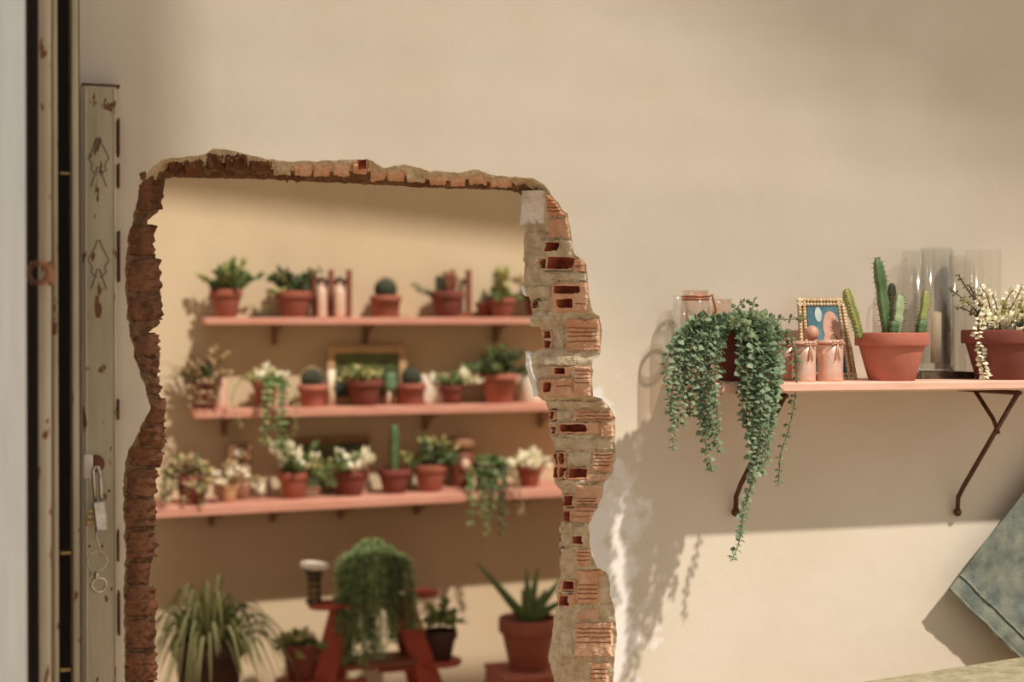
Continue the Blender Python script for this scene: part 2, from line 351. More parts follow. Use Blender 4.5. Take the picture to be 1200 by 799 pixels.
def slab(name, u0, u1, d0, d1, z0, z1, m):
    b = MB(); b.box(W((u0+u1)/2, (d0+d1)/2, (z0+z1)/2), abs(u1-u0)/2, abs(d1-d0)/2, abs(z1-z0)/2); return struct(b.build(name, m))
slab('wall_back', -4.0, 5.0, BW-.2, BW, 0, HC+2.75, M_BACK)
slab('floor', -5, 6, BW-.2, 5.5, -.1, 0, M_FLOOR)

# ---- bricks of the opening: rectangles in pixels with their hollows and score lines
def side(px, py):
    if py < 226 and px < 636: return cT, 0, 1
    return (cR if px > 400 else cL), 1, 0
def loft(which, px, py):
    L = {'L': cL, 'T': cT, 'R': cR}[which]
    k = 0 if which == 'T' else 1; c = px if which == 'T' else py; x = py if which == 'T' else px
    best = min(L, key=lambda p: abs((p[k]+p[k+2])/2-c))
    a = best[1-k]; b = best[3-k]
    if abs(b-a) < 1e-3: return 0
    return (x-a)/(b-a)
def nrm(which, px, py):
    s = loft(which, px, py); e = 3
    a = at(px, py, dep(which, px, s))
    if which == 'T': b = at(px, py+e, dep('T', px, loft(which, px, py+e))); c = at(px+e, py, dep('T', px+e, loft(which, px+e, py)))
    else: b = at(px+e, py, -TH*loft(which, px+e, py)); c = a+Z*.01
    n = (b-a).cross(c-a).normalized()
    if n.dot(O-a) < 0: n = -n
    return n
# type: (side, x0,y0,x1,y1, material index, [hollows x0,y0,x1,y1], [groove y, x0, x1], proud mm)
BR = [
('R',641,229,667,253,1,[],[(y,642,666) for y in (235,239,243,247)],4),
('R',643,255,669,279,0,[],[],3),
('R',616,271,639,298,2,[],[],3),
('R',634,281,671,317,2,[(641,284,657,294),(644,301,671,315),(634,304,642,314)],[],5),
('R',674,303,686,318,0,[],[(312,675,685)],7),
('R',616,303,631,332,2,[],[],2),
('R',634,319,688,329,2,[],[],3),
('R',648,331,690,366,0,[(652,335,681,344),(655,350,673,361)],[(356,676,688)],5),
('R',619,335,646,348,2,[],[],4),
('R',624,351,646,364,2,[(624,352,632,361)],[],3),
('R',622,370,650,383,2,[],[],6),
('R',665,374,703,411,1,[],[(y,667,701) for y in (384,389,394,400)],6),
('R',638,386,648,409,3,[(639,388,646,396),(639,399,646,407)],[],3),
('R',652,374,662,410,2,[],[],2),
('R',624,417,676,428,2,[],[],4),
('R',645,429,671,441,3,[(651,431,663,438)],[],3),
('R',674,429,693,464,0,[],[(y,675,692) for y in (434,439,443,448)],5),
('R',633,443,672,465,0,[(640,448,648,459)],[(452,655,671)],6),
('R',643,469,714,478,2,[],[],4),
('R',672,480,719,493,0,[],[(y,676,717) for y in (483,487,491)],5),
('R',644,480,652,493,3,[(645,482,650,491)],[],3),
('R',654,480,670,492,2,[],[],5),
('R',645,496,655,510,3,[(646,500,652,508)],[],3),
('R',656,494,704,509,3,[(659,497,688,506)],[],4),
('R',706,495,720,511,0,[],[],5),
('R',651,513,719,527,2,[],[],4),
('R',649.5,529,664,561,1,[(651,531,655,543),(658,531,662,543),(651,547,655,559),(658,547,662,559)],[],5),
('R',666,529,694,545,2,[],[],3),
('R',666,547,695,563,3,[(668,549,688,560)],[],2),
('R',697,529,718,552,1,[],[(y,698,717) for y in (533,537,541,545)],6),
('R',688,554,711,564,0,[],[],5),
('R',661,568,676,577,2,[],[],3),
('R',661,579,675,594,3,[(662,581,672,592)],[],3),
('R',661,596,673,613,3,[(662,599,670,611)],[],3),
('R',677,568,706,590,0,[],[(y,678,703) for y in (584,587)],6),
('R',674,592,698,613,0,[],[(y,676,697) for y in (594,599,605)],5),
('R',656,617,669,640,2,[(656.5,624,660,635)],[],3),
('R',656,642,669,668,2,[(656.5,643,660,652)],[],3),
('R',671,617,690,640,2,[(673,628,684,637)],[],4),
('R',678,643,692,664,0,[],[(y,680,691) for y in (647,651,656)],4),
('R',678,668,702,707,0,[],[(y,679,701) for y in (685,690,695,701)],6),
('R',657,678,676,692,3,[(661,681,674,690)],[],3),
('R',655,696,676,711,3,[(657,698,668,709)],[],3),
('R',676,712,702,726,0,[],[],2),
('R',675,729,719,769,0,[],[(y,677,717) for y in (736,741,746,752)],6),
('R',692,776,714,804,1,[],[(y,693,712) for y in (784,789,794)],5),
('R',655,740,672,770,2,[],[],3),
]
def loft_mid(x): return min(cT, key=lambda p: abs(p[2]-x))[3]
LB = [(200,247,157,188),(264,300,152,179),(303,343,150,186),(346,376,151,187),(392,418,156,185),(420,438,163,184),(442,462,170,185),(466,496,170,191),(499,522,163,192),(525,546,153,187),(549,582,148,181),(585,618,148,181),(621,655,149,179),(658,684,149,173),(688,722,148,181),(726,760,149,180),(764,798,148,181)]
for (y0, y1, x0, x1) in LB: BR.append(('L', x0, y0, x1, y1, 4, [], [], 6))  # left jamb gets the dark brick, its shade painted in
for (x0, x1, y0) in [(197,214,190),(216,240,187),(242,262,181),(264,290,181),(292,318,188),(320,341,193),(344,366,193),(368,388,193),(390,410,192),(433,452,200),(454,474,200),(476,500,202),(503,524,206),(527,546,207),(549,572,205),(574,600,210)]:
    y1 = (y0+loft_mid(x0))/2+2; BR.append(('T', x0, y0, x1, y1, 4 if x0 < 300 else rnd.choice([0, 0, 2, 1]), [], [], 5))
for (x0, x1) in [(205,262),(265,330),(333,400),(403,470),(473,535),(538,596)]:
    y1 = loft_mid((x0+x1)/2); BR.append(('T', x0, y1-9, x1, y1-1.5, 4, [], [], 1))  # lintel underside: shade painted in by the dark brick
BR.append(('T', 413, 189, 431, 203, 1, [(420,190,429,196)], [], 5))
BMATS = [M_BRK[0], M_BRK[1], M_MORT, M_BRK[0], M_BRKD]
def covered(which, px, py):
    for b in BR:
        if b[0] != which or not (b[1]-2 <= px <= b[3]+2 and b[2]-2 <= py <= b[4]+2): continue
        for (a, c, e, g) in b[6]:
            if a-1.5 <= px <= e+1.5 and c-1.5 <= py <= g+1.5: return True
    return False
def brick(b, idx):
    which, x0, y0, x1, y1, mi, holes, grooves, proud = b
    st = 1.0 if which == 'R' else 1.6
    nx = max(3, int((x1-x0)/max(st, (x1-x0)/40))); ny = max(3, int((y1-y0)/st))
    m = MB(); G = {}
    cx, cy = (x0+x1)/2, (y0+y1)/2; n0 = nrm(which, cx, cy); sd = idx*3.7
    sk = random.Random(idx).uniform(-.28, .12) if which == 'L' else 0
    for j in range(-1, ny+2):
        for i in range(-1, nx+2):
            ii = min(max(i, 0), nx); jj = min(max(j, 0), ny)
            px = x0+(x1-x0)*ii/nx; py = y0+(y1-y0)*jj/ny+(sk*(ii/nx-.5)*(x1-x0))
            edge = (i < 0 or j < 0 or i > nx or j > ny)
            q = Vector((px*.11, py*.11, sd))
            wx = noise.noise(q)*1.6; wy = noise.noise(q+Vector((5, 9, 2)))*1.1
            qx, qy = px+wx*(1 if 0 < ii < nx else 1), py+wy
            s = min(max(loft(which, px, py), .015), .985)
            h = proud*.001+.002*noise.noise(Vector((px*.2, py*.2, sd)))+.0012*noise.noise(Vector((px*.6, py*.6, sd)))
            if mi == 4: h += .006*noise.noise(Vector((px*.12, py*.16, sd+3)))
            rim = min(ii, nx-ii, jj, ny-jj)
            dpx = min(px-x0, x1-px, py-y0, y1-py)+1.1*noise.noise(Vector((px*.35, py*.35, sd+1)))+(1.6*noise.noise(Vector((px*.13, py*.13, sd+6))) if mi != 3 else 0)
            h -= .010*(1-ss((dpx+.6)/1.8))
            for (a, c, e, g) in holes:
                rx = (e-a)/2; ry = (g-c)/2; dx = abs(px-(a+e)/2)/rx; dy = abs(py-(c+g)/2)/ry
                if dx**5+dy**5 < 1: h = -.024+.003*noise.noise(q*2)
            for (gy, ga, ge) in grooves:
                if ga <= px <= ge and abs(py-gy+wy*.4) < .8: h -= .0045
            if edge: h = -.026 if holes else -.014
            G[(i, j)] = len(m.v); m.v.append(at(qx, qy, dep(which, px, s))+n0*h)
            m_h = h; G[(i, j, 'h')] = h
    for j in range(-1, ny+1):
        for i in range(-1, nx+1):
            hs = [G[(i+a, j+c, 'h')] for a, c in ((0, 0), (1, 0), (0, 1), (1, 1))]
            deep = min(hs) < -.012 and (0 <= i < nx and 0 <= j < ny)
            m.f.append((G[(i, j)], G[(i+1, j)], G[(i+1, j+1)], G[(i, j+1)])); m.m.append(1 if deep else 0)
    o = m.build('brick' if mi != 2 else 'mortar_lump', [BMATS[mi], M_RED])
    return o
def reparent(o, p):
    o.parent = p; o.location = ORG[o.name]-ORG[p.name]
for i, b in enumerate(BR): reparent(brick(b, i), wall)
# mortar bed between the bricks
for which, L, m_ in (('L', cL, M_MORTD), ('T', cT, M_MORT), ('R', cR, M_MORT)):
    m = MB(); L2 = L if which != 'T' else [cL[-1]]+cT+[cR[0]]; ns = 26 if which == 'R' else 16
    for p in L2:
        n0 = None
        for k in range(ns+1):
            s = k/ns; px = p[0]+(p[2]-p[0])*s; py = p[1]+(p[3]-p[1])*s
            if n0 is None:
                a = at(p[0], p[1], 0); b2 = at(p[2], p[3], -TH); t = Vector((0, 0, 1)) if which != 'T' else U
                n0 = (b2-a).cross(t).normalized()
                if n0.dot(O-a) < 0: n0 = -n0
            h = .004*noise.noise(Vector((px*.1, py*.1, 3)))+.003*noise.noise(Vector((px*.35, py*.35, 8)))+.0015*noise.noise(Vector((px*.9, py*.9, 4)))
            if py < 810 and covered(which, px, py): h = -.028
            if k in (0, ns): h = 0
            m.v.append(at(px, py, dep(which, px, s))+n0*h)
    n = ns+1
    for i in range(len(L2)-1):
        for k in range(ns): m.f.append((i*n+k, i*n+k+1, (i+1)*n+k+1, (i+1)*n+k)); m.m.append(1 if which == 'T' and k > ns*.45 else 0)  # inner half of the lintel bed takes the shade-coloured mortar
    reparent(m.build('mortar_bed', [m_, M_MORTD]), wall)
# ragged white paint patches left on the jamb
def patch(poly, d_off, name='paint_patch'):
    m = MB(); n0 = nrm('R', sum(p[0] for p in poly)/len(poly), sum(p[1] for p in poly)/len(poly))
    pts = []
    for i, a in enumerate(poly):
        b2 = poly[(i+1) % len(poly)]
        for t in range(4): pts.append((a[0]+(b2[0]-a[0])*t/4+rnd.uniform(-.4, .4), a[1]+(b2[1]-a[1])*t/4+rnd.uniform(-.4, .4)))
    ft = []; bk = []
    for (x, y) in pts:
        s = min(max(loft('R', x, y), 0), 1); p = at(x, y, -TH*s); ft.append(p+n0*d_off); bk.append(p-n0*.004)
    k = len(pts); tr = tessellate_polygon([[Vector((x, y, 0)) for x, y in pts]])
    m.add(ft+bk, list(tr)+[tuple(k+i for i in t) for t in tr]+[(i, (i+1) % k, k+(i+1) % k, k+i) for i in range(k)])
    reparent(m.build(name, M_WPAINT), wall)
patch([(617,224),(636,223),(638,235),(637,262),(633,257),(630,253),(628,262),(624,256),(618,262),(614,264),(616,245)], .009)
patch([(614,334),(618,338),(620,347),(616,345)], .008)
patch([(620,412),(624,416),(625,430),(631,446),(634,463),(629,464),(627,452),(623,440),(620,428)], .009)

# ---- unseen slabs, added only to throw the soft shade on both walls
def sun_screen(name, poly, Hh, m, label):                 # poly: shade outline (u, z) on the near wall plane
    b = MB(); top = []
    for (u, z) in poly:
        p = W(u, 0, z); t = (Hh-z)/(-SUNV.z); q = p-SUNV*t; top.append(q)
    k = len(top); b.add(top+[q+Z*.05 for q in top], [tuple(range(k)), tuple(range(2*k-1, k-1, -1))]+[(i, (i+1) % k, k+(i+1) % k, k+i) for i in range(k)])
    return struct(b.build(name, m))
def fz(px, py): p = at(px, py, 0); return (uof(p), p.z)
a = fz(720, -60); b_ = fz(930, 85); c_ = fz(1230, 240)
sun_screen('added_shade_panel', [a, b_, c_, (3.0, c_[1]-.3), (3.0, HC+1.5), (a[0]-.3, HC+1.5)], HC+6.5, M_SCREEN, '')  # added panel, outlined to shade the upper right of the wall
for i in range(14):
    zz = HC+.02+i*.115; sun_screen('added_shade_slat', [(-1.6, zz), (3.0, zz), (3.0, zz+.006), (-1.6, zz+.006)], HC+8.5, M_SCREEN, '')  # thin slats added to dim the sun on the upper wall
l1 = fz(205, -100); l2 = fz(225, 900)
sun_screen('added_shade_left', [(l1[0]-1.6, HC+1.6), (l1[0], HC+1.6), (l2[0], -.2), (l2[0]-1.6, -.2)], HC+4.2, M_SCREEN, '')  # added slab keeping the sun off the left part of the wall
# free strip out of view, added to shade the top of the far wall
e1 = at(190, 232, BW); e2 = at(640, 285, BW); HE = HC+2.75
def proj(p): t = (HE-p.z)/(-SUNV.z); return p-SUNV*t
q1 = proj(e1+(e1-e2)*2); q2 = proj(e2+(e2-e1)*2)
wl = proj(e1+(e1-e2)*2+Z*.5); wr = proj(e2+(e2-e1)*2+Z*.5); bb = MB()
bb.add([q1, q2, wr, wl]+[x+Z*.06 for x in (q1, q2, wr, wl)], [(0, 1, 2, 3), (7, 6, 5, 4), (0, 1, 5, 4), (1, 2, 6, 5), (2, 3, 7, 6), (3, 0, 4, 7)])
struct(bb.build('added_shade_strip', M_SCREEN))

# ================================================================= LEFT: door edge and iron gate
def wbox(mb, px0, px1, py0, py1, df, db, mi=0, bev=.002):
    a = at(px0, py0, df); b = at(px1, py1, df); u0, u1 = uof(a), uof(b)
    mb.box(W((u0+u1)/2, (df+db)/2, (a.z+b.z)/2), (u1-u0)/2, (df-db)/2, (a.z-b.z)/2, mi, bev=bev)
DZ = 1100
m = MB(); wbox(m, -420, 33, -300, 1250, .42, .38); d1 = struct(m.build('door_1', M_DOOR))
for a in ((33.5, 36), (39, 41), (43, 45)):
    m = MB(); wbox(m, a[0], a[1], -300, DZ, .30, .27, bev=.001); child(m, 'gap_shade_strip', M_GAP, d1)  # dark strips painted in for the shaded gap beside the door
gp = at(80, 900, .1); gp.z = 0
gate = thing('folding_gate', 'cream-painted rusty iron gate folded at the left edge beside the wall', 'gate', gp)
def gpart(name, mat_, *boxes, sm=False):
    m = MB()
    for b in boxes: wbox(m, *b)
    return child(m, name, mat_, gate)
gpart('gap_shade_sheet', M_GAP, (30, 96, -60, DZ, .10, .06))  # dark sheet painted in for the shade between the rails
m = MB(); pts = [at(52.5, y, .24) for y in range(-60, 1101, 40)]; m.tube(pts, .0082, 14); child(m, 'round_rail', M_IRONW, gate, True)
gpart('rust_edge', M_RUST, (58.5, 60.5, -60, DZ, .225, .2, 0, .0005))
gpart('flat_rail', M_IRONP, (60, 70, -60, DZ, .22, .12))
gpart('outer_rail', M_IRONP, (83.5, 94.5, -60, DZ, .2, .08))
for y in (203, 648, 785): gpart('crosspin', M_BRASS, (70, 84, y-2, y+2, .17, .15, 0, .001))
m = MB(); c0 = at(45, 320, .26); pts = [c0+(U*math.cos(t)+Z*math.sin(t))*.0135 for t in [2*math.pi*i/20 for i in range(20)]]
m.tube(pts, .0042, 10, cyc=True); wbox(m, 55, 64, 306, 334, .25, .22, 0, .003); child(m, 'eye_ring', M_RUSTY, gate, True)
# wide plate post beside the opening
pp = at(118, 1000, .02); pp.z = 0
post = thing('iron_post_plate', 'wide flaky cream iron plate post with embossed ornament, right of the gate rails', 'post', pp)
m = MB(); wbox(m, 96, 139, 98, DZ, .035, .004, 0, .003); child(m, 'plate', M_IRONP, post)
for (x, y, h) in ((139.5, 160, 22), (139.5, 205, 14), (140, 300, 30), (139, 480, 12), (139, 640, 18), (140, 720, 25)): m = MB(); wbox(m, x-1.2, x+1.2, y-h, y+h, .037, .005, 0, .0008); child(m, 'rust_streak', M_RUST, post)
m = MB(); wbox(m, 96, 141, 97, 100, .038, .003, 0, .0008); child(m, 'rusted_edge', M_RUST, post)
m = MB(); wbox(m, 134.5, 136, 104, DZ, .038, .03, 0, .0005); wbox(m, 101, 102, 104, DZ, .037, .03, 0, .0005); child(m, 'raised_rib', M_IRONW, post)
for yc in (185, 305):
    for sx in (-1, 1):
        for off in ((0, 0), (0, 22)):
            m = MB(); sh = [(1, -24), (3.5, -17), (6, -12), (12, 0), (7, 8), (9, 14), (2, 20)] if not off[1] else [(1, -12), (5, 0), (9, 12)]
            m.tube([at(116+sx*a, yc+b+off[1], .036) for a, b in sh], .0009, 6); child(m, 'embossed_scroll', M_MOTIF, post, True)
m = MB(); wbox(m, 98, 109, 533, 561, .05, .03, 0, .002); child(m, 'hasp', M_CERW, post)
m = MB(); m.lathe(at(112, 543, .035), [(.013, 0), (.013, .006), (.009, .012), (.0, .014)], 18, R=N.to_track_quat('Z', 'Y').to_matrix()); child(m, 'rusty_knob', M_RUST, post, True)
for (x, y) in ((128, 575), (131, 690), (105, 640), (120, 640)):
    m = MB(); m.ball(at(x, y, .036), .002, 8); child(m, 'rivet', M_RUST, post, True)
# padlock, ring, key clasp
DP = .065
lk = thing('padlock', 'small steel padlock with long shackle hanging from the hasp', 'padlock', at(117, 620, DP))
m = MB(); m.tube([at(x, y, DP) for x, y in ((112, 588), (110, 565), (109, 552), (111, 546), (115, 547), (117, 555), (118, 572), (119, 590))], .0028, 10); child(m, 'shackle', M_STEEL, lk, True)
m = MB(); A = (at(124, 620, DP)-at(120, 588, DP)).normalized()
cc = at(117.5, 604, DP); m.box(cc, .009, .007, .022, bev=.002, H=-A, A=A.cross(N)); child(m, 'lock_body', M_STEEL, lk)
for i in range(3):
    m = MB(); cc = at(105+i*1.5, 612-i*7, DP-.01); m.box(cc, .006, .003, .0035, bev=.001); child(m, 'brass_tumbler', M_BRASS, lk)
kr = thing('key_ring', 'steel split ring hanging on a hook below the padlock', 'ring', at(114, 668, DP))
m = MB(); m.tube([at(x, y, DP) for x, y in ((112, 618), (113, 630), (116, 640), (117, 650))], .0016, 8); child(m, 'hook', M_STEEL, kr, True)
def ring(px, py, r, th, d=DP): c0 = at(px, py, d); return [c0+(U*math.cos(t)+Z*math.sin(t))*r for t in [2*math.pi*i/24 for i in range(24)]], th
m = MB(); p_, t_ = ring(114, 657, .0145, .0012); m.tube(p_, t_, 8, cyc=True); child(m, 'split_ring', M_STEEL, kr, True)
cl = thing('key_clasp', 'small bright metal clasp ring hanging lowest under the split ring', 'clasp', at(115, 696, DP))
m = MB(); p_, t_ = ring(116, 685, .0105, .0022); m.tube(p_, t_, 8, cyc=True); child(m, 'clasp_ring', M_STEEL, cl, True)
m = MB(); m.ball(at(113, 674, DP), .0045, 12, sz=1.4); child(m, 'swivel', M_STEEL, cl, True)

# ================================================================= SHELVES
def shelf(label, xl, yl, xr, yr, thpx, back, depth, mt, brackets=()):
    df = back+depth; A = at(xl, yl, df); B = at(xr, yr, df); th = thpx*spx((xl+xr)/2, df)
    ua, ub = uof(A), uof(B); root = thing('wall_shelf', label, 'shelf', W((ua+ub)/2, back+depth/2, (A.z+B.z)/2))
    D = (W(ub, 0, B.z)-W(ua, 0, A.z)); ln = D.length/2; D.normalize()
    m = MB(); m.box(W((ua+ub)/2, back+depth/2+.002, (A.z+B.z)/2+th/2), ln, depth/2-.002, th/2, A=D, H=N.cross(D)*-1 if N.cross(D).z < 0 else N.cross(D), bev=.003)
    child(m, 'board', mt, root)
    def top(u): return A.z+(B.z-A.z)*(u-ua)/(ub-ua)+th
    for px in brackets:
        p = at(px, 400, back+.03); u = uof(p); z = top(u)-th
        m = MB(); m.box(W(u, back+.008, z-.03), .008, .006, .03, bev=.002); m.box(W(u, back+depth*.45, z-.006), .008, depth*.4, .005, bev=.001)
        m.tube([W(u, back+.012, z-.055), W(u, back+depth*.6, z-.01)], .004, 6)
        child(m, 'bracket', M_FRAMED, root)
    return dict(top=top, back=back, depth=depth, root=root)
S1 = shelf('salmon plank shelf, topmost of the three on the far wall', 240, 381, 720, 380, 8.5, BW, .122, M_SHELFB, (323, 430, 583))
S2 = shelf('pink plank shelf, middle of the three on the far wall', 228, 491, 740, 480, 10, BW, .15, M_SHELFB, (263, 335, 500, 636))
S3 = shelf('pink plank shelf, lowest of the three on the far wall', 178, 608, 760, 577, 11, BW, .235, M_SHELFB, (248, 320, 400, 490, 612))
SF = shelf('pale pink plank shelf on the near wall at right', 838, 461, 1330, 455, 11.5, 0, .2, M_SHELF)
def nearbracket(pb, label):
    root = thing('shelf_bracket', label, 'bracket', at(pb, 600, .01))
    p = at(pb, 600, .012); u = uof(p); zt = SF['top'](u)-.021; zb = p.z
    for nm, pts, r in (('diagonal_bar', [W(u, .185, zt), W(u, .03, zb+.05), W(u, .014, zb+.028), W(u, .012, zb)], .0045), ('top_bar', [W(u, .01, zt-.002), W(u, .19, zt-.002)], .004), ('stay', [W(u, .06, zt), W(u, .115, zt-(zt-zb)*.22), W(u, .13, zt-(zt-zb)*.33)], .004)):
        m = MB(); m.tube(pts, r, 8); child(m, nm, M_IRON, root, True)
    m = MB(); m.ball(W(u, .012, zb), .008, 12); child(m, 'screw_head', M_IRON, root, True)
nearbracket(862, 'rusty iron shelf bracket half hidden behind the trailing string plant')
nearbracket(1122, 'rusty iron shelf bracket under the near shelf, above the hanging denim')

# ================================================================= POTS AND PLANTS
def ctr(px, S, off):                                   # a spot on a shelf: pixel column + distance from its wall
    d = S['back']+off; u = uof(at(px, 400, d)); return W(u, d, S['top'](u)), d
def potprof(r, h, style='std'):
    if style == 'tall': return [(r*.66, 0), (r*.7, h*.02), (r*.86, h*.8), (r*.98, h*.82), (r, h*.86), (r, h*.98), (r*.97, h), (r*.88, h), (r*.86, h*.9), (r*.8, h*.6), (0, h*.6)]
    if style == 'square': return [(r*.8, 0), (r*.82, h*.03), (r*.9, h*.7), (r, h*.72), (r, h), (r*.88, h), (r*.86, h*.7), (0, h*.7)]
    return [(r*.60, 0), (r*.63, h*.015), (r*.88, h*.70), (r*.885, h*.72), (r*.98, h*.725), (r*1.0, h*.75), (r*1.0, h*.97), (r*.98, h), (r*.9, h), (r*.88, h*.97), (r*.85, h*.75), (0, h*.75)]
def potted(name, label, cat, px, S, off, wpx, hpx, mt=None, group=None, style='std', loc=None):
    if loc is None: c, d = ctr(px, S, off)
    else: c, d = loc
    k = c.y/FPX; r = wpx*k/2; h = hpx*k
    root = thing(name, label, cat, c, group)
    m = MB(); m.lathe(c, potprof(r, h, style), 36); child(m, 'pot', mt or M_TERRA, root, True)
    m = MB(); m.lathe(c+Z*h*.86, [(0, .004), (r*.4, .003), (r*.86, 0), (r*.86, -.01), (0, -.01)], 20)
    for i in range(10):
        a = rnd.uniform(0, 6.28); m.ball(c+Vector((math.cos(a), math.sin(a), 0))*r*rnd.uniform(.1, .7)+Z*h*.87, r*.07, 6)
    child(m, 'soil', M_SOIL, root)
    return root, c+Z*h*.88, r, h, k
def rdir(tilt): a = rnd.uniform(0, 2*math.pi); return Vector((math.cos(a)*math.sin(tilt), math.sin(a)*math.sin(tilt), math.cos(tilt)))
def sprig(base, d, L, leaf, n, mt, stem=M_STEM, droop=.2, kind='fat', wr=.7, up=0):
    m = MB(); pts = []; d = d.normalized()
    for i in range(6):
        t = i/5; pts.append(base+d*L*t-Z*L*droop*t*t)
    m.tube(pts, [L*.022*(1.2-t*.17)+.0006 for t in range(6)], 5, 0)
    for i in range(n):
        t = .22+.78*(i+rnd.random())/n; j = min(4, int(t*5)); p = pts[j].lerp(pts[j+1], t*5-j)
        ld = (rdir(rnd.uniform(.5, 1.7))+d*.5+Z*up).normalized(); sz = leaf*rnd.uniform(.75, 1.2)
        if kind == 'fat': m.fat(p, ld, rdir(.8), sz, sz*wr, sz*.3, 1)
        else: m.flat(p, ld, rdir(.6), sz, sz*wr, .25, 1)
    ld = d; m.fat(pts[-1], ld, rdir(.8), leaf, leaf*wr, leaf*.3, 1)
    return m, [stem, mt]
def bush(root, top, r, Hh, spread, n, leaf, mt, nl=11, kind='fat', wr=.7, stem=M_STEM, droop=.15, lean=None, name='sprig', mt2=None):
    nl = int(nl*1.5); leaf *= 1.12
    for i in range(n):
        t = rnd.uniform(.1, 1)*spread; d = rdir(t)
        if lean: d = (d+lean).normalized()
        b = top+Vector((d.x, d.y, 0))*r*.45
        m, ms = sprig(b-Z*.004, d, 1.18*Hh*rnd.uniform(.6, 1)*(1-.25*t/1.5), leaf, nl, (mt2 if mt2 and i % 3 == 0 else mt), stem, droop, kind, wr)
        child(m, name, ms, root)
def ballcactus(root, top, r, mt, spine=M_SPINE, ribs=13, sz=1.0, name='cactus_body'):
    m = MB(); seg = ribs*4; n = 14
    c = top+Z*r*sz*.8
    o = len(m.v)
    for i in range(n+1):
        ph = math.pi*i/n
        for k in range(seg):
            a = 2*math.pi*k/seg; rr = r*math.sin(ph)*(1+.08*math.cos(a*ribs)); m.v.append(c+Vector((rr*math.cos(a), rr*math.sin(a), -r*sz*math.cos(ph))))
    for i in range(n):
        for k in range(seg): m.f.append((i*seg+k, i*seg+(k+1) % seg, (i+1)*seg+(k+1) % seg, (i+1)*seg+k)); m.m.append(0)
    b = child(m, name, mt, root, True)
    s = MB()
    for k in range(ribs):
        for i in range(3, n):
            a = 2*math.pi*k/ribs; ph = math.pi*i/n; d = Vector((math.sin(ph)*math.cos(a), math.sin(ph)*math.sin(a), -math.cos(ph)*sz))
            p = c+d*r*1.06
            for q in range(3):
                e = (d+rdir(1.57)*.6).normalized(); w_ = e.orthogonal().normalized()*r*.02
                s.add([p-w_, p+w_, p+e*r*.22], [(0, 1, 2)])
    o = child(s, 'spines', spine, b); o['kind'] = 'stuff'
def column(root, pts, rad, mt, ribs=4, spine=M_SPINE, name='cactus_stem', depth=.3, spl=.5):
    pts = [Vector(p) for p in pts]; P = []
    for a, b in zip(pts[:-1], pts[1:]):
        for t in range(5): P.append(a.lerp(b, t/5))
    P.append(pts[-1]); n = len(P); seg = ribs*4; m = MB(); s = MB(); ref = N.copy()
    for i, p in enumerate(P):
        f = i/(n-1); t = (P[min(i+1, n-1)]-P[max(0, i-1)]).normalized(); a = (ref-t*ref.dot(t)).normalized(); b = t.cross(a)
        rr = rad*(.72+.5*f if f < .4 else (.92+.08*math.sin(f*20)))*(1 if f < .82 else math.sqrt(max(0.02, 1-((f-.82)/.19)**2)))
        for k in range(seg):
            an = 2*math.pi*k/seg+.5; q = rr*(1+depth*math.cos(an*ribs-.5*ribs)); m.v.append(p+(a*math.cos(an)+b*math.sin(an))*q)
        if 0 < i < n:
            for k in range(ribs):
                an = 2*math.pi*k/ribs+.5; e = a*math.cos(an)+b*math.sin(an); c = p+e*rr*(1+depth)
                for q in range(3):
                    g = (e+rdir(1.5)*.7).normalized(); w_ = g.orthogonal().normalized()*rad*.11; s.add([c-w_, c+w_, c+g*rad*spl*1.2], [(0, 1, 2)])
    for i in range(n-1):
        for k in range(seg): m.f.append((i*seg+k, i*seg+(k+1) % seg, (i+1)*seg+(k+1) % seg, (i+1)*seg+k)); m.m.append(0)
    m.f.append(tuple((n-1)*seg+k for k in range(seg))); m.m.append(0)
    b = child(m, name, mt, root, True); o = child(s, 'spines', spine, b); o['kind'] = 'stuff'
def catmull(P, step):
    out = []; Q = [P[0]]+list(P)+[P[-1]]
    for i in range(1, len(Q)-2):
        p0, p1, p2, p3 = Q[i-1:i+3]; n = max(1, int((p2-p1).length/step))
        for k in range(n):
            t = k/n; out.append(.5*((2*p1)+(p2-p0)*t+(2*p0-5*p1+4*p2-p3)*t*t+(3*p1-p0-3*p2+p3)*t**3))
    out.append(P[-1]); return out
def vine(root, pts, leaf, gap, mt, stem=M_STEM, name='vine', r=.0011, kind='fat', wr=.85, jit=.5, taper=True, pair=2, updown=0):
    P = catmull([Vector(p) for p in pts], gap); m = MB(); m.tube(P, r, 5, 0); n = len(P); a0 = rnd.uniform(0, 6)
    for i in range(1, n):
        t = (P[i]-P[i-1]).normalized(); a = t.orthogonal().normalized(); b = t.cross(a)
        for k in range(pair):
            an = a0+i*1.5+k*2*math.pi/pair+rnd.uniform(-jit, jit); e = a*math.cos(an)+b*math.sin(an)
            d = (e+t*.35+Z*updown).normalized(); s = leaf*rnd.uniform(.75, 1.15)*(1-.4*(i/n)**2 if taper else 1)
            if kind == 'fat': m.fat(P[i]+e*r, d, (t*-.4+rdir(1.0)*.6+N*.8), s, s*wr, s*.28, 1)
            else: m.flat(P[i]+e*r, d, -t+rdir(1)*.5, s, s*wr, .2, 1)
    return child(m, name, [stem, mt], root)
def pxp(L, d=None): return [at(q[0], q[1], q[2] if len(q) > 2 else d) for q in L]

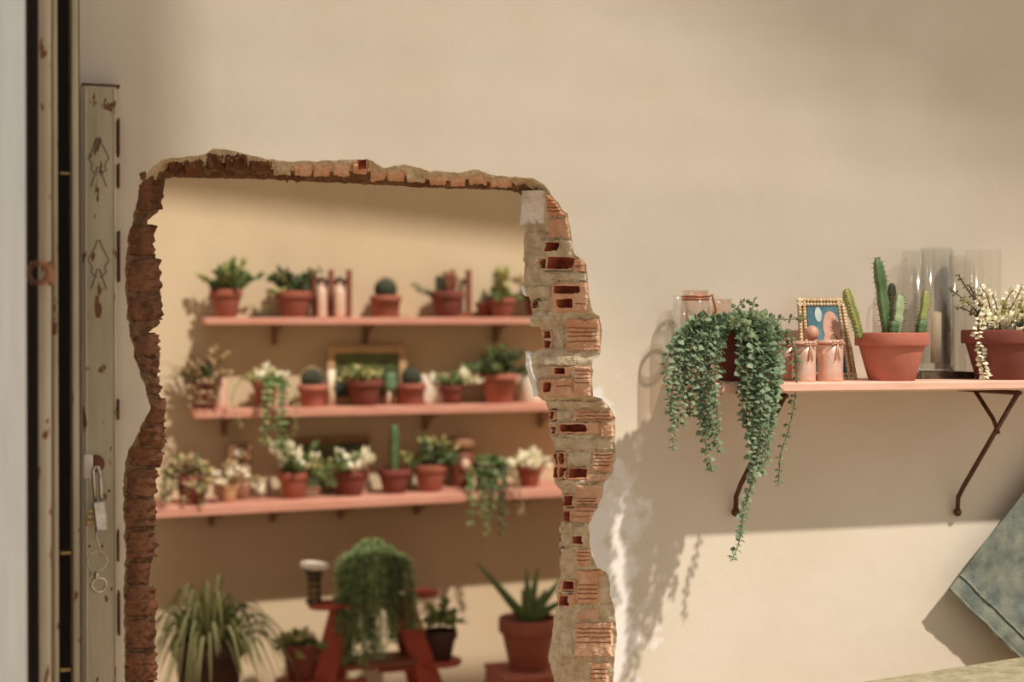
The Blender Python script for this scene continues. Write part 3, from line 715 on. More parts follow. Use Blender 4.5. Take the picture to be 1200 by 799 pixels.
# ---------------------------------------------------------------- NEAR SHELF
# trailing string plant
root, top, r, h, k = potted('trailing_string_plant', 'blue-green string plant spilling from a dark red pot on the near shelf', 'plant', 859, SF, .115, 52, 62, M_TERRB)
STR = []
base = (858, 386)
Lft = [[(850,374),(822,375),(797,394),(784,420),(782,452),(788,490),(790,528)],[(848,376),(816,386),(800,408),(795,440),(799,475),(803,497)],
 [(850,377),(828,388),(815,412),(812,442),(816,480),(826,515),(832,551)],[(850,380),(836,396),(830,424),(829,462),(836,500),(845,526)],
 [(851,382),(842,402),(839,440),(841,478),(843,505)],[(846,376),(810,384),(792,404),(788,440),(786,485)],[(850,376),(822,390),(808,418),(806,450),(808,486)],
 [(852,378),(832,392),(822,420),(822,455),(824,492)],[(848,375),(818,380),(803,396),(797,420),(792,462),(790,500)],[(852,380),(838,396),(834,430),(838,470)],[(850,376),(826,384),(816,404),(818,440),(824,474),(830,510)],
 [(851,378),(834,388),(826,410),(826,440),(830,478),(838,515)],[(848,376),(812,382),(798,400),(802,430),(804,468)],[(852,381),(845,398),(843,425),(840,460)],[(850,378),(829,386),(812,402),(806,430),(800,460)]]
Rgt = [[(862,376),(870,388),(866,420),(868,458),(869,490)],[(862,374),(884,382),(890,420),(886,470),(881,520),(882,560),(873,592),(866,630),(858,654)],
 [(864,374),(898,384),(909,428),(906,480),(897,520),(893,555)],[(866,372),(904,376),(914,402),(913,440),(902,500),(898,538)],[(864,375),(880,390),(882,430),(876,470),(872,500)],
 [(864,375),(890,388),(897,425),(893,470),(888,520),(880,555)],[(862,377),(874,396),(874,430),(870,462)],[(864,375),(894,382),(902,412),(900,455),(896,500)],[(863,376),(884,392),(888,430),(892,470),(890,515)],
 [(866,374),(900,382),(911,410),(908,450),(905,490)],[(862,377),(878,388),(884,412),(880,450),(884,500),(886,540)],[(864,376),(892,386),(905,420),(901,462),(890,500)],[(863,378),(872,402),(878,440),(880,480)],[(862,376),(882,384),(893,404),(896,440),(886,490),(884,530)],[(864,374),(888,378),(900,396),(893,430),(888,462)]]
EXTRA = []
for _ in range(5):
    L = rnd.choice(Lft+Rgt); dx = rnd.uniform(-7, 7); cut = rnd.choice([0, 0, 1]); EXTRA.append([(x+dx*min(1, i*.4), y+rnd.uniform(-3, 3)) for i, (x, y) in enumerate(L[:len(L)-cut])])
for L in Lft+Rgt+EXTRA:
    n = len(L); dd = rnd.uniform(.19, .25); q = [at(858, 392, .105)]
    for i, (x, y) in enumerate(L):
        f = i/(n-1); dd = min(dd, .212) if x < 836 else dd; q.append(at(x+rnd.uniform(-2, 2), y+rnd.uniform(-2, 2), .12+(dd-.12)*min(1, .25+i*.38)))
    vine(root, q, .0148, .0066, M_STRING, pair=2, wr=.95, r=.0009)
for L, dd in (([(868,374),(890,372),(926,398),(933,430),(931,470),(922,510),(915,530),(912,568)], .19), ([(866,374),(886,371),(912,374),(942,373)], .13), ([(862,372),(880,366),(884,350)], .12), ([(852,374),(862,362),(873,352)], .11),
              ([(862,376),(878,390),(883,440),(878,500),(883,548),(872,600),(866,628)], .22)):
    q = [at(858, 390, .105)]+[at(x, y, dd) for x, y in L]; vine(root, q, .0125, .0085, M_STRINGD, pair=2)
# glass jars behind it
def jarprof(r, h, nk=.55, nh=.16, t=.0016):
    o = [(0, 0), (r*.9, 0), (r, h*.04), (r, h*(1-nh*1.8)), (r*.92, h*(1-nh*1.2)), (r*nk, h*(1-nh)), (r*nk, h*.97), (r*nk*1.08, h*.975), (r*nk*1.08, h)]
    i = [(max(0, a-t*1.0), b) for a, b in reversed(o)]; i = [(a, max(b, t*1.5)) if a < r else (a, b) for a, b in i]
    return o+i
def jar(name, label, px, S, off, wpx, hpx, nk, mt, wire=False, nh=.16):
    c, d = ctr(px, S, off); kk = c.y/FPX; r = wpx*kk/2; hh = hpx*kk; root = thing(name, label, 'jar', c)
    m = MB(); m.lathe(c, jarprof(r, hh, nk, nh), 32); child(m, 'glass_body', mt, root, True)
    if wire:
        for zz in (.9, .93):
            m = MB(); m.tube([c+Vector((math.cos(a), math.sin(a), 0))*(r*nk+.0015)+Z*hh*zz for a in [2*math.pi*i/24 for i in range(24)]], .0016, 6, cyc=True); child(m, 'wire_band', M_WIRE, root, True)
        m = MB(); e = U*(r*nk+.003)+N*.002; m.tube([c+e+Z*hh*.93, c+e*1.25+Z*hh*.955, c+e*1.3+Z*hh*.9, c+e*1.5+Z*hh*.78, c+U*r*1.02+Z*hh*.6], .002, 6); child(m, 'wire_clasp', M_WIRE, root, True)
    return root
jar('glass_bell_jar', 'clear round-shouldered glass jar, leftmost on the near shelf', 797, SF, .034, 35, 99, .5, M_GLASS)
jar('clip_top_jar', 'clear glass jar with copper wire clasp at its neck, near shelf', 815, SF, .092, 36, 106, .82, M_GLASSP, True, .1)
jar('small_glass_jar', 'pinkish glass jar behind the string plant, right of the wire-clasped jar', 846, SF, .03, 26, 94, .88, M_GLASSP, False, .08)
# beaded frame
fr = thing('beaded_picture_frame', 'ivory beaded picture frame with a blue picture leaning on the near wall', 'picture frame', at(970, 446, .08))
def q4(s, t, off=0):                                   # s across, t down, leaning back
    x0 = 934+(938-934)*t; x1 = 989+(1005-989)*t; y = 349+97*t; return at(x0+(x1-x0)*s, y, .05+.045*t+off)
m = MB(); vs = [q4(0, 0), q4(1, 0), q4(1, 1), q4(0, 1), q4(0, 0, -.006), q4(1, 0, -.006), q4(1, 1, -.006), q4(0, 1, -.006)]
m.add(vs, [(0, 1, 2, 3), (7, 6, 5, 4), (0, 1, 5, 4), (1, 2, 6, 5), (2, 3, 7, 6), (3, 0, 4, 7)]); child(m, 'backing_board', M_FRAMEW, fr)
m = MB(); m.add([q4(.2, .1, .003), q4(.86, .1, .003), q4(.86, .92, .003), q4(.2, .92, .003), q4(.2, .1, 0), q4(.86, .1, 0), q4(.86, .92, 0), q4(.2, .92, 0)], [(0, 1, 2, 3), (0, 1, 5, 4), (1, 2, 6, 5), (2, 3, 7, 6), (3, 0, 4, 7)])
pic = child(m, 'picture', M_PICBLUE, fr)
def blob(cx, cy, rx, ry, off, mt, nm):
    m = MB(); n = 28; vs = [q4(cx+rx*math.cos(2*math.pi*i/n), cy+ry*math.sin(2*math.pi*i/n), off) for i in range(n)]; m.add(vs, [tuple(range(n))]); child(m, nm, mt, pic)
blob(.66, .36, .17, .20, .0042, M_PICPINK, 'painted_shape'); blob(.66, .58, .2, .2, .0046, M_PICPINK, 'painted_shape'); blob(.42, .2, .07, .09, .0041, M_PICPALE, 'painted_shape'); blob(.68, .55, .09, .12, .005, M_FRAMED, 'painted_shape'); blob(.3, .6, .08, .12, .005, M_PICPINK, 'painted_shape')
m = MB()
for row in range(2):
    for i in range(15):
        for t in (.028+.05*row, .972-.05*row): m.ball(q4(.02+.96*i/14, t, .004), .0034, 8)
    for i in range(26):
        for s in (.05+.095*row, .955-.09*row): m.ball(q4(s, .02+.96*i/25, .004), .0034, 8)
o = child(m, 'bead_border', M_BEAD, fr, True); o['kind'] = 'stuff'
# copper votive cups tied with ribbon
for i, (px, wd, off, hh, lb) in enumerate(((923, 23, .10, 45, 'copper mesh votive cup, leftmost of three, behind the dangling vine'), (942, 28, .155, 47, 'rose copper votive cup, middle one of the trio on the near shelf'), (973, 30, .15, 48, 'shiny rose copper votive cup just in front of the beaded frame'))):
    c, d = ctr(px, SF, off); kk = c.y/FPX; r = wd*kk/2; H_ = hh*kk; t = thing('votive_cup', lb, 'candle holder', c, 'copper votive cups on the near shelf')
    m = MB(); m.lathe(c, [(0, 0), (r*.97, 0), (r, .003), (r*.98, H_*.3), (r, H_*.6), (r, H_), (r*.94, H_), (r*.93, .006), (0, .006)], 32); child(m, 'cup', M_COPPER, t, True)
    m = MB(); m.lathe(c+Z*.008, [(0, 0), (r*.8, 0), (r*.8, H_*.6), (0, H_*.62)], 20); child(m, 'candle', M_WAX, t, True)
    m = MB()
    m.tube([c+Vector((math.cos(a), math.sin(a), 0))*(r+.0012)+Z*H_*.93 for a in [2*math.pi*q/24 for q in range(24)]], .002, 6, cyc=True)
    for sg in (-1, 1): m.tube([c+N*(r+.002)+Z*H_*.93, c+N*(r+.004)+U*sg*.008+Z*(H_*.93+.006), c+N*(r+.003)+U*sg*.013+Z*H_*.9, c+N*(r+.002)+U*sg*.002+Z*H_*.92], .0013, 6); m.tube([c+N*(r+.002)+Z*H_*.92, c+N*(r+.002)+U*sg*.004+Z*H_*.5], .0011, 5)
    child(m, 'ribbon_bow', M_PICPINK, t, True)
for px, rr, hh, lb in ((951, 9, 55, 'small pink knobbly ornament rising behind the middle copper cup'),):
    c, d = ctr(px, SF, .11); kk = c.y/FPX; t = thing('pink_ornament', lb, 'ornament', c)
    m = MB(); m.lathe(c, [(0, 0), (.012, 0), (.006, .02), (.005, hh*kk-rr*kk), (0, hh*kk)], 16); child(m, 'stem', M_PICPINK, t, True)
    m = MB(); m.ball(c+Z*hh*kk, rr*kk, 16); child(m, 'bud', M_PICPINK, t, True)
# cactus pot
root, top, r, h, k = potted('potted_cactus_group', 'wide terracotta pot of spiny column cacti on the near shelf', 'cactus', 1045, SF, .150, 85, 56, M_TERRC)
dd = .150
column(root, pxp([(1008,395),(1002,372),(995,352),(992,338)], dd), 5.2*k, M_CACTY, 5, M_SPINEP)
column(root, pxp([(1040,395),(1036,362),(1032,330),(1028,302)], dd), 6.2*k, M_CACT, 4, M_SPINE)
column(root, pxp([(1044,395),(1044,365),(1045,345),(1045,332)], dd-.02), 4.6*k, M_CACTD, 4, M_SPINE)
column(root, pxp([(1050,396),(1051,378),(1053,362),(1054,345)], dd+.012), 6.6*k, M_CACTP, 4, M_SPINE, depth=.22)
column(root, pxp([(1047,394),(1047,385),(1048,376)], dd+.022), 5*k, M_CACT, 4, M_SPINE)
column(root, pxp([(1079,394),(1080,376),(1084,358),(1085,340)], dd), 5.0*k, M_CACTY, 4, M_SPINE, depth=.25)
column(root, pxp([(1080,396),(1079,386),(1081,374)], dd+.008), 5.6*k, M_CACT, 4, M_SPINE)
# glass cylinders on a dark tray
c, d = ctr(1092, SF, .062); kk = c.y/FPX
tray = thing('dark_tray', 'dark shallow metal tray under the tall glass cylinders', 'tray', c)
m = MB(); m.box(c+Z*.0045, .056, .046, .0045, bev=.002); child(m, 'tray_base', M_BLACK, tray)
m = MB()
for s1 in (-1, 1): m.box(c+N*s1*.047+Z*.006, .057, .002, .006); m.box(c+U*s1*.057+Z*.006, .002, .047, .006)
child(m, 'tray_rim', M_BLACK, tray)
def cyl(name, label, px, off, wpx, ytop, handle=False, lift=.009):
    c, d = ctr(px, SF, off); c = c+Z*lift; kk = c.y/FPX; r = wpx*kk/2; zt = at(px, ytop, d).z; hh = zt-c.z; t = thing(name, label, 'glass', c); th = .0022
    m = MB(); m.lathe(c, [(0, 0), (r*.97, 0), (r, .003), (r, hh*.999), (r-th*.5, hh+.001), (r-th, hh*.999), (r-th, .008), (0, .008)], 48); child(m, 'glass_wall', M_GLASS, t, True)
    if handle:
        m = MB(); m.tube([c-U*r+Z*hh*.93, c-U*(r+.010)+Z*hh*.9, c-U*(r+.014)+Z*hh*.78, c-U*(r+.012)+Z*hh*.6, c-U*r+Z*hh*.5], .0028, 8); child(m, 'handle', M_GLASS, t, True)
    return t, c, r, hh
cyl('glass_jug', 'clear glass jug with side handle, left of the tall cylinders', 1087, .062, 60, 294, True)
t, c, r, hh = cyl('glass_cylinder', 'tall narrow glass cylinder standing inside the wide glass jug', 1097, .066, 36, 291, False, .018)
m = MB(); m.lathe(c+Z*.01, [(0, 0), (r*.35, 0), (r*.34, hh*.42), (0, hh*.43)], 16); child(m, 'candle', M_WAX, t, True)
cyl('glass_cylinder', 'clear glass cylinder right behind the white-blossomed succulent', 1152, .045, 42, 293, False, .0005)
cyl('glass_tumbler', 'faint clear glass standing between the two tall glass cylinders', 1122, .03, 20, 300, False, .0005)
# right pot with pale succulent
root, top, r, h, k = potted('potted_jade_plant', 'terracotta pot with cream-blossomed succulent at the right of the near shelf', 'plant', 1174, SF, .148, 92, 58, M_TERRB)
for (x1, y1) in ((1112,338),(1123,322),(1128,352),(1120,360),(1136,334),(1150,334),(1146,350)):
    q = [top, at((x1+1155)/2, (y1+375)/2-2, .15), at(x1, y1, .16+rnd.uniform(-.02, .02))]; vine(root, q, .0075, .0075, M_LEAFY if rnd.random() < .4 else M_STRINGD, stem=M_TWIG, name='twig', r=.0014, pair=2)
for L in ([(1158,385),(1150,380),(1148,400),(1152,425),(1154,443)],[(1160,385),(1158,372),(1152,395),(1150,420),(1156,440)],[(1160,385),(1150,360),(1146,352)],[(1165,385),(1158,350),(1150,338)],[(1165,385),(1168,360),(1162,345)],
          [(1168,385),(1170,370),(1172,400)],[(1170,385),(1180,352),(1188,340)],[(1172,385),(1190,350),(1197,336)],[(1165,385),(1150,372),(1144,392)],[(1160,382),(1155,366),(1158,400)],[(1176,385),(1198,372),(1204,385)],[(1172,384),(1182,372),(1180,402)]):
    q = [top-Z*.01]+[at(x+rnd.uniform(-1, 1), y, .17 if i else .15) for i, (x, y) in enumerate(L)]; vine(root, q, .0105, .0062, M_CREAM, stem=M_TWIG, name='blossom_sprig', r=.0012, pair=3, taper=False)
bush(root, top, r, 46*k, 1.1, 30, 7*k, M_CREAM, 14, stem=M_TWIG, mt2=M_LEAFY, lean=Vector((.3, -.15, 0)))
bush(root, top, r, 38*k, 1.2, 14, 6*k, M_LEAFD, 14, stem=M_TWIG, lean=Vector((.3, -.1, 0)))

# ---------------------------------------------------------------- DENIM and STONE
m = MB(); NX, NY = 60, 60; A0 = (1112, 691); dA = (270, -352); dB = (150, 146)
def den(s, t, off):
    x = A0[0]+dA[0]*s+dB[0]*t; y = A0[1]+dA[1]*s+dB[1]*t
    wv = .012*noise.noise(Vector((s*5, t*2.5, 1)))+.006*noise.noise(Vector((s*14, t*9, 4)))+.0025*noise.noise(Vector((s*40, t*30, 2)))
    x += 3*noise.noise(Vector((s*9, 3, 1)))*(1-t); y += 2*noise.noise(Vector((1, t*9, 1)))
    hem = .005 if s < .045 else 0
    return at(x, y, .045+wv+hem+off)
for off in (0, -.012):
    o = len(m.v)
    for i in range(NX+1):
        for j in range(NY+1): m.v.append(den(i/NX, j/NY, off*(1 if 0 < i < NX and 0 < j < NY else .5)))
    for i in range(NX):
        for j in range(NY): m.f.append((o+i*(NY+1)+j, o+(i+1)*(NY+1)+j, o+(i+1)*(NY+1)+j+1, o+i*(NY+1)+j+1)); m.m.append(0)
dn = thing('denim_garment', 'washed grey-blue denim garment hanging at the lower right edge', 'clothing', at(1200, 690, .05))
child(m, 'cloth', M_DENIM, dn, True)
for s in (.005, .05): 
    m = MB(); m.tube([den(s, t/60, .004) for t in range(61)], .0022, 6); child(m, 'hem_seam', M_STITCH, dn, True)
m = MB(); m.tube([den(t/60, .9, .003) for t in range(61)], .003, 6); child(m, 'side_seam', M_STITCH, dn, True)
zb = HC-.6; a = atz(940, 808.5, zb); b = atz(1260, 759, zb); dr = (b-a).normalized(); pr = Vector((dr.y, -dr.x, 0))
a = a-dr*.05; ln = 1.0; wd = .5
bench = thing('stone_bench', 'mottled grey-green stone ledge at the bottom right corner', 'bench', (a+dr*ln/2+pr*wd/2)*1)
bench.location.z = 0; ORG[bench.name] = bench.location.copy()
m = MB(); cc = a+dr*ln/2+pr*wd/2; m.box(Vector((cc.x, cc.y, zb-.03)), ln/2, wd/2, .03, A=dr, B=pr, bev=.006); child(m, 'slab_top', M_STONE, bench)
for s in (-.38, .38):
    m = MB(); q = cc+dr*s; m.box(Vector((q.x, q.y, (zb-.06)/2)), .06, wd*.4, (zb-.06)/2, A=dr, B=pr, bev=.005); child(m, 'support', M_STONE, bench)

# ---------------------------------------------------------------- TOP FAR SHELF
O1 = .068
root, top, r, h, k = potted('potted_shrub', 'leafy green shrub in terracotta pot, leftmost on the top far shelf', 'plant', 265, S1, O1, 38, 33)
bush(root, top, r, 40*k, 1.0, 14, 10*k, M_LEAF, 8, wr=.75, mt2=M_LEAFY)
bush(root, top, r, 22*k, 1.5, 6, 9*k, M_LEAFD, 8, wr=.75, lean=Vector((-.5, 0, 0)))
tr = thing('sprouting_twigs', 'tiny sprout in a flat dark dish on the top far shelf', 'plant', ctr(306, S1, O1)[0]); c = ctr(306, S1, O1)[0]; k = c.y/FPX
m = MB(); m.lathe(c, [(0, 0), (14*k, 0), (16*k, 3*k), (14*k, 3*k), (0, 2*k)], 20); child(m, 'dish', M_DARKPOT, tr, True)
for i in range(4): m, ms = sprig(c, rdir(.5), 20*k, 4*k, 5, M_LEAFY); child(m, 'sprout', ms, tr)
root, top, r, h, k = potted('potted_shrub', 'dark and yellow leaved plant in terracotta pot beside the two bottles, top far shelf', 'plant', 344, S1, O1, 42, 31)
bush(root, top, r, 34*k, 1.0, 10, 9*k, M_LEAFD, 8, lean=Vector((.15, 0, 0)))
bush(root, top, r, 26*k, 1.4, 8, 8*k, M_LEAFY, 8, lean=Vector((-.7, 0, .1)))
vine(root, [top, top+U*18*k+Z*22*k, top+U*30*k+Z*30*k], 8*k, 5*k, M_LEAFD)
def rack(label, xs, ytop, band=True):
    k0 = spx(xs[0], BW+.05); c = ctr(sum(xs)/len(xs), S1, .05)[0]; t = thing('bottle_rack', label, 'rack', c)
    for x in xs:
        p, d = ctr(x, S1, .04); zt = at(x, ytop, d).z; m = MB(); m.box(W(uof(p), d, (p.z+zt)/2), 2.6*k0, .012, (zt-p.z)/2, bev=.001); child(m, 'upright', M_WOODR, t)
    a = ctr(xs[0], S1, .04)[0]; b = ctr(xs[-1], S1, .04)[0]
    for zz, nm, hh in ((at(xs[0], ytop+14, BW+.04).z, 'dark_rail', 3.5*k0), (a.z+3*k0, 'base_board', 3*k0)):
        m = MB(); m.box(W((uof(a)+uof(b))/2, BW+.04, zz), (uof(b)-uof(a))/2, .008, hh); child(m, nm, M_DARKPOT if nm == 'dark_rail' else M_WOODR, t)
rack('reddish wooden rack with uprights between the shrub and the round cactus', (368, 388, 409), 316)
rack('reddish wooden rack behind the pot with a dark creeping branch, top far shelf', (530, 549), 316)
def bottle(px, S, off, wpx, hpx, mt, label, name='bottle', cap=None, nk=.35):
    c, d = ctr(px, S, off); k = c.y/FPX; r = wpx*k/2; hh = hpx*k; t = thing(name, label, 'bottle' if name == 'bottle' else name.split('_')[-1], c)
    m = MB(); m.lathe(c, [(0, 0), (r*.9, 0), (r, hh*.05), (r, hh*.6), (r*.8, hh*.72), (r*nk, hh*.8), (r*nk, hh*.93), (r*nk*1.2, hh*.95), (r*nk*1.2, hh), (0, hh)], 24); child(m, 'body', mt, t, True)
    if cap: m = MB(); m.lathe(c+Z*hh*.93, [(0, 0), (r*nk*1.4, 0), (r*nk*1.4, hh*.1), (0, hh*.11)], 16); child(m, 'cap', cap, t, True)
    return t
bottle(377, S1, .07, 12, 46, M_CERP, 'pale pink bottle in the left bay of the wooden rack', cap=M_DARKPOT)
bottle(398, S1, .07, 13, 46, M_CERP, 'pale pink bottle in the right bay of the wooden rack', cap=M_DARKPOT)
root, top, r, h, k = potted('potted_ball_cactus', 'perfectly round dark cactus in terracotta pot on the top far shelf', 'cactus', 452, S1, O1, 37, 26, style='square')
ballcactus(root, top, 12.5*k, M_CACTD, M_SPINE)
root, top, r, h, k = potted('potted_creeping_cactus', 'terracotta pot with dark stem and branch creeping out left, top far shelf', 'cactus', 524, S1, O1+.01, 40, 31, M_TERRB)
column(root, [top-U*10*k, top-U*9*k+Z*12*k, top-U*10*k+Z*22*k], 4*k, M_CACTD, 5)
vine(root, [top-U*6*k, top-U*18*k+Z*2*k, top-U*30*k+Z*4*k, top-U*41*k+Z*11*k], 7*k, 4*k, M_LEAFD, M_TWIG, pair=3)
column(root, [top+U*2*k, top+U*3*k+Z*16*k, top+U*6*k+Z*26*k], 8*k, M_WOODR, 6, M_SPINEP)
root, top, r, h, k = potted('small_dark_pot', 'small dark pot peeking out left of the pale green shoot, top far shelf', 'pot', 568, S1, .05, 22, 18, M_TERRB)
bush(root, top, r, 8*k, 1.2, 4, 6*k, M_LEAFD, 5)
root, top, r, h, k = potted('potted_pale_succulent', 'pale green upright shoot in terracotta pot near the broken jamb, top far shelf', 'plant', 588, S1, O1+.01, 34, 23)
bush(root, top, r, 32*k, .35, 6, 12*k, M_LEAFY, 7, mt2=M_LEAF); bush(root, top, r, 14*k, 1.4, 6, 8*k, M_LEAF, 6)
root, top, r, h, k = potted('potted_dry_plant', 'pot half hidden by the jamb at the right end of the top far shelf', 'plant', 630, S1, O1, 34, 30, M_TERRB)
bush(root, top, r, 24*k, 1.5, 7, 10*k, M_DRY, 6, lean=Vector((-.6, 0, 0)))
# ---------------------------------------------------------------- MIDDLE FAR SHELF
O2 = .085
root, top, r, h, k = potted('potted_spiky_plant', 'wild spiky grassy plant with dry stems, leftmost on the middle far shelf', 'plant', 240, S2, O2, 40, 37, M_TERRB)
for i in range(26):
    d = (rdir(rnd.uniform(.5, 1.6))-U*.25); L = rnd.uniform(22, 52)*k
    m = MB(); m.blade([top, top+d*L*.5+Z*6*k, top+d*L*.8+Z*5*k, top+d*L-Z*4*k*rnd.random()], 3.4*k, (0, 0, 0)); child(m, 'blade', rnd.choice([M_LEAFD, M_DRY, M_TWIG]), root)
bush(root, top, r, 40*k, 1.2, 10, 8*k, M_DRY, 9, stem=M_TWIG, lean=Vector((.25, 0, 0))); bush(root, top, r, 16*k, 1.5, 8, 9*k, M_LEAFD, 8, stem=M_TWIG, lean=Vector((-.4, -.3, 0)))
m = MB(); m.tube([top-U*3*k, top-U*5*k+Z*48*k], 1.1*k, 6); child(m, 'bare_stick', M_TWIG, root, True)
for j in range(4): vine(root, [top, top+N*.05-U*(16-j*9)*k+Z*4*k, top+N*.075-U*(18-j*9)*k-Z*26*k], 7*k, 5*k, M_DRY, M_TWIG)
bottle(258, S2, .06, 18, 44, M_CERP, 'pink ceramic bottle behind the spiky plant, middle far shelf', nk=.6)
root, top, r, h, k = potted('potted_trailing_plant', 'terracotta pot with variegated vines hanging over the edge, middle far shelf', 'plant', 311, S2, O2, 31, 32)
bush(root, top, r, 20*k, 1.4, 12, 9*k, M_CREAM, 6, lean=Vector((.2, 0, 0)), mt2=M_LEAFY)
for j in range(7): x = rnd.uniform(312, 332); vine(root, [top, at(x, 448, BW+.2), at(x+rnd.uniform(-2, 2), 480, BW+.215), at(x+rnd.uniform(-5, 3), rnd.uniform(500, 530), BW+.215)], 8*k, 6*k, M_FERN if j % 2 else M_LEAF)
vine(root, [top, at(292, 440, BW+.15), at(275, 455, BW+.2), at(273, 478, BW+.21), at(283, 498, BW+.215)], 5*k, 5*k, M_LEAFY)
vine(root, [top, at(335, 450, BW+.18), at(347, 462, BW+.21), at(346, 500, BW+.22), at(340, 530, BW+.22)], 5*k, 6*k, M_LEAFY)
root, top, r, h, k = potted('potted_dome_cactus', 'brownish dome cactus in pale terracotta pot left of the landscape picture', 'cactus', 366, S2, O2, 35, 26, M_TERRC, style='square')
ballcactus(root, top, 13*k, M_CACTD, M_SPINEP, sz=.95)
def pframe(label, x0, x1, y0, S, off, bar, mt, mp):
    p0, d = ctr(x0, S, off); p1, _ = ctr(x1, S, off); zt = at(x0, y0, d).z; u0, u1 = uof(p0), uof(p1); zb_ = min(p0.z, p1.z)+.001; k = p0.y/FPX; b = bar*k
    t = thing('picture_frame', label, 'picture frame', W((u0+u1)/2, d, zb_))
    for nm, a0, a1, z0, z1 in (('frame_bar', u0, u1, zt-b, zt), ('frame_bar', u0, u1, zb_, zb_+b), ('frame_bar', u0, u0+b, zb_+b, zt-b), ('frame_bar', u1-b, u1, zb_+b, zt-b)):
        m = MB(); m.box(W((a0+a1)/2, d, (z0+z1)/2), (a1-a0)/2, .008, (z1-z0)/2, bev=.001); child(m, nm, mt, t)
    m = MB(); m.box(W((u0+u1)/2, d-.004, (zb_+zt)/2), (u1-u0)/2-b, .003, (zt-zb_)/2-b); child(m, 'picture', mp, t)
pframe('pale framed dark green landscape picture on the middle far shelf', 383, 476, 405, S2, .025, 9, M_FRAMEW, M_PICGREEN)
c, d = ctr(388, S2, .06); k = c.y/FPX; t = thing('pillar_candle', 'pale slim pillar candle before the landscape picture', 'candle', c)
m = MB(); m.lathe(c, [(0, 0), (5*k, 0), (5*k, 42*k), (0, 43*k)], 16); child(m, 'wax', M_WAX, t, True)
m = MB(); m.tube([c+Z*42*k, c+Z*46*k], .5*k, 5); child(m, 'wick', M_DARKPOT, t)
root, top, r, h, k = potted('potted_succulent', 'dark terracotta pot of yellow-green leaves in front of the landscape picture', 'plant', 427, S2, O2+.01, 44, 31, M_TERRB)
bush(root, top, r, 24*k, 1.2, 14, 8*k, M_LEAFY, 8, mt2=M_LEAF)
c, d = ctr(457, S2, .07); k = c.y/FPX; t = thing('footed_vase', 'small green and pink footed vase at the picture corner, middle far shelf', 'vase', c)
for j in range(3):
    a = 2.1*j+.4; e = Vector((math.cos(a), math.sin(a), 0)); m = MB(); m.tube([c+e*7*k, c+e*5*k+Z*16*k], 2*k, 8); child(m, 'leg', M_CERP, t, True)
m = MB(); m.lathe(c+Z*14*k, [(0, 0), (7*k, 2*k), (9*k, 10*k), (7*k, 20*k), (8*k, 23*k), (7*k, 23*k), (5*k, 10*k), (0, 4*k)], 20); child(m, 'bowl', M_CERG, t, True)
root, top, r, h, k = potted('potted_egg_cactus', 'dark egg-shaped cactus in terracotta pot right of the landscape picture', 'cactus', 482, S2, O2, 35, 25, M_TERRA, style='square')
ballcactus(root, top, 11*k, M_CACTD, M_SPINE, sz=1.15)
c, d = ctr(507, S2, .06); k = c.y/FPX; t = thing('shell_ornament', 'cream seashell ornament between two small pots, middle far shelf', 'ornament', c)
for j in range(7):
    m = MB(); R = Matrix.Rotation((j-3)*.35, 3, N); m.ball(c+R @ Z*20*k, 4.4*k, 10, sz=4.2, R=R); child(m, 'shell_lobe', M_CERW, t, True)
root, top, r, h, k = potted('potted_white_flower', 'small terracotta pot with a white bloom leaning right, middle far shelf', 'plant', 530, S2, O2, 31, 22, M_TERRB)
bush(root, top, r, 18*k, 1.2, 7, 8*k, M_LEAF, 7); bush(root, top+U*18*k+Z*2*k, r*.5, 16*k, 1.4, 8, 8*k, M_CREAM, 7)
root, top, r, h, k = potted('potted_bushy_plant', 'largest terracotta pot with a dense green bush, middle far shelf', 'plant', 585, S2, O2, 45, 34, M_TERRC, style='tall')
bush(root, top, r, 36*k, 1.15, 20, 10*k, M_LEAFD, 9, mt2=M_LEAF)
bottle(622, S2, .07, 27, 42, M_CERW, 'cream ceramic jar against the jamb, middle far shelf', name='ceramic_jar', nk=.7)
# ---------------------------------------------------------------- LOWEST FAR SHELF
O3 = .14
root, top, r, h, k = potted('potted_twisted_plant', 'woody twisted plant in terracotta pot, leftmost on the lowest far shelf', 'plant', 225, S3, O3, 42, 33, M_TERRB)
for j in range(12):
    x = rnd.uniform(186, 245); vine(root, [top, at((x+225)/2, rnd.uniform(535, 550), BW+.12+rnd.uniform(-.04, .06)), at(x, rnd.uniform(545, 562), BW+.16), at(x-3, rnd.uniform(565, 590), BW+.25)], 8*k, 6*k, rnd.choice([M_DRY, M_LEAFY, M_LEAFD]), M_TWIG, pair=2)
m = MB(); m.tube([at(215, 567, BW+.17), at(230, 563, BW+.18), at(244, 566, BW+.16), at(255, 560, BW+.15)], 2.2*k, 6); child(m, 'thick_branch', M_WOODR, root, True)
c, d = ctr(280, S3, .065); k = c.y/FPX; t = thing('lidded_lantern', 'pinkish lantern jar with square brown top behind white blossoms', 'lantern', c)
m = MB(); m.lathe(c, [(0, 0), (13*k, 0), (13*k, 36*k), (10*k, 40*k), (0, 40*k)], 24); child(m, 'glass_body', M_CERP, t, True)
m = MB(); m.box(c+Z*52*k, 14*k, .02, 11*k, bev=.004); child(m, 'lid_frame', M_FRAMED, t); m = MB(); m.ball(c+Z*52*k+N*.016, 8*k, 12, sz=.7); child(m, 'pale_knob', M_CERW, t, True)
root, top, r, h, k = potted('pale_round_pot', 'small sandy pot overgrown by white blossoms, lowest far shelf', 'plant', 268, S3, .15, 24, 22, M_FRAMEW)
bush(root, top, r, 30*k, 1.5, 16, 7*k, M_CREAM, 8, stem=M_TWIG, mt2=M_DRY, lean=Vector((.1, 0, .2)))
vine(root, [top, top+U*18*k+Z*14*k, top+U*30*k, top+U*38*k-Z*4*k], 8*k, 5*k, M_CREAM, M_TWIG)
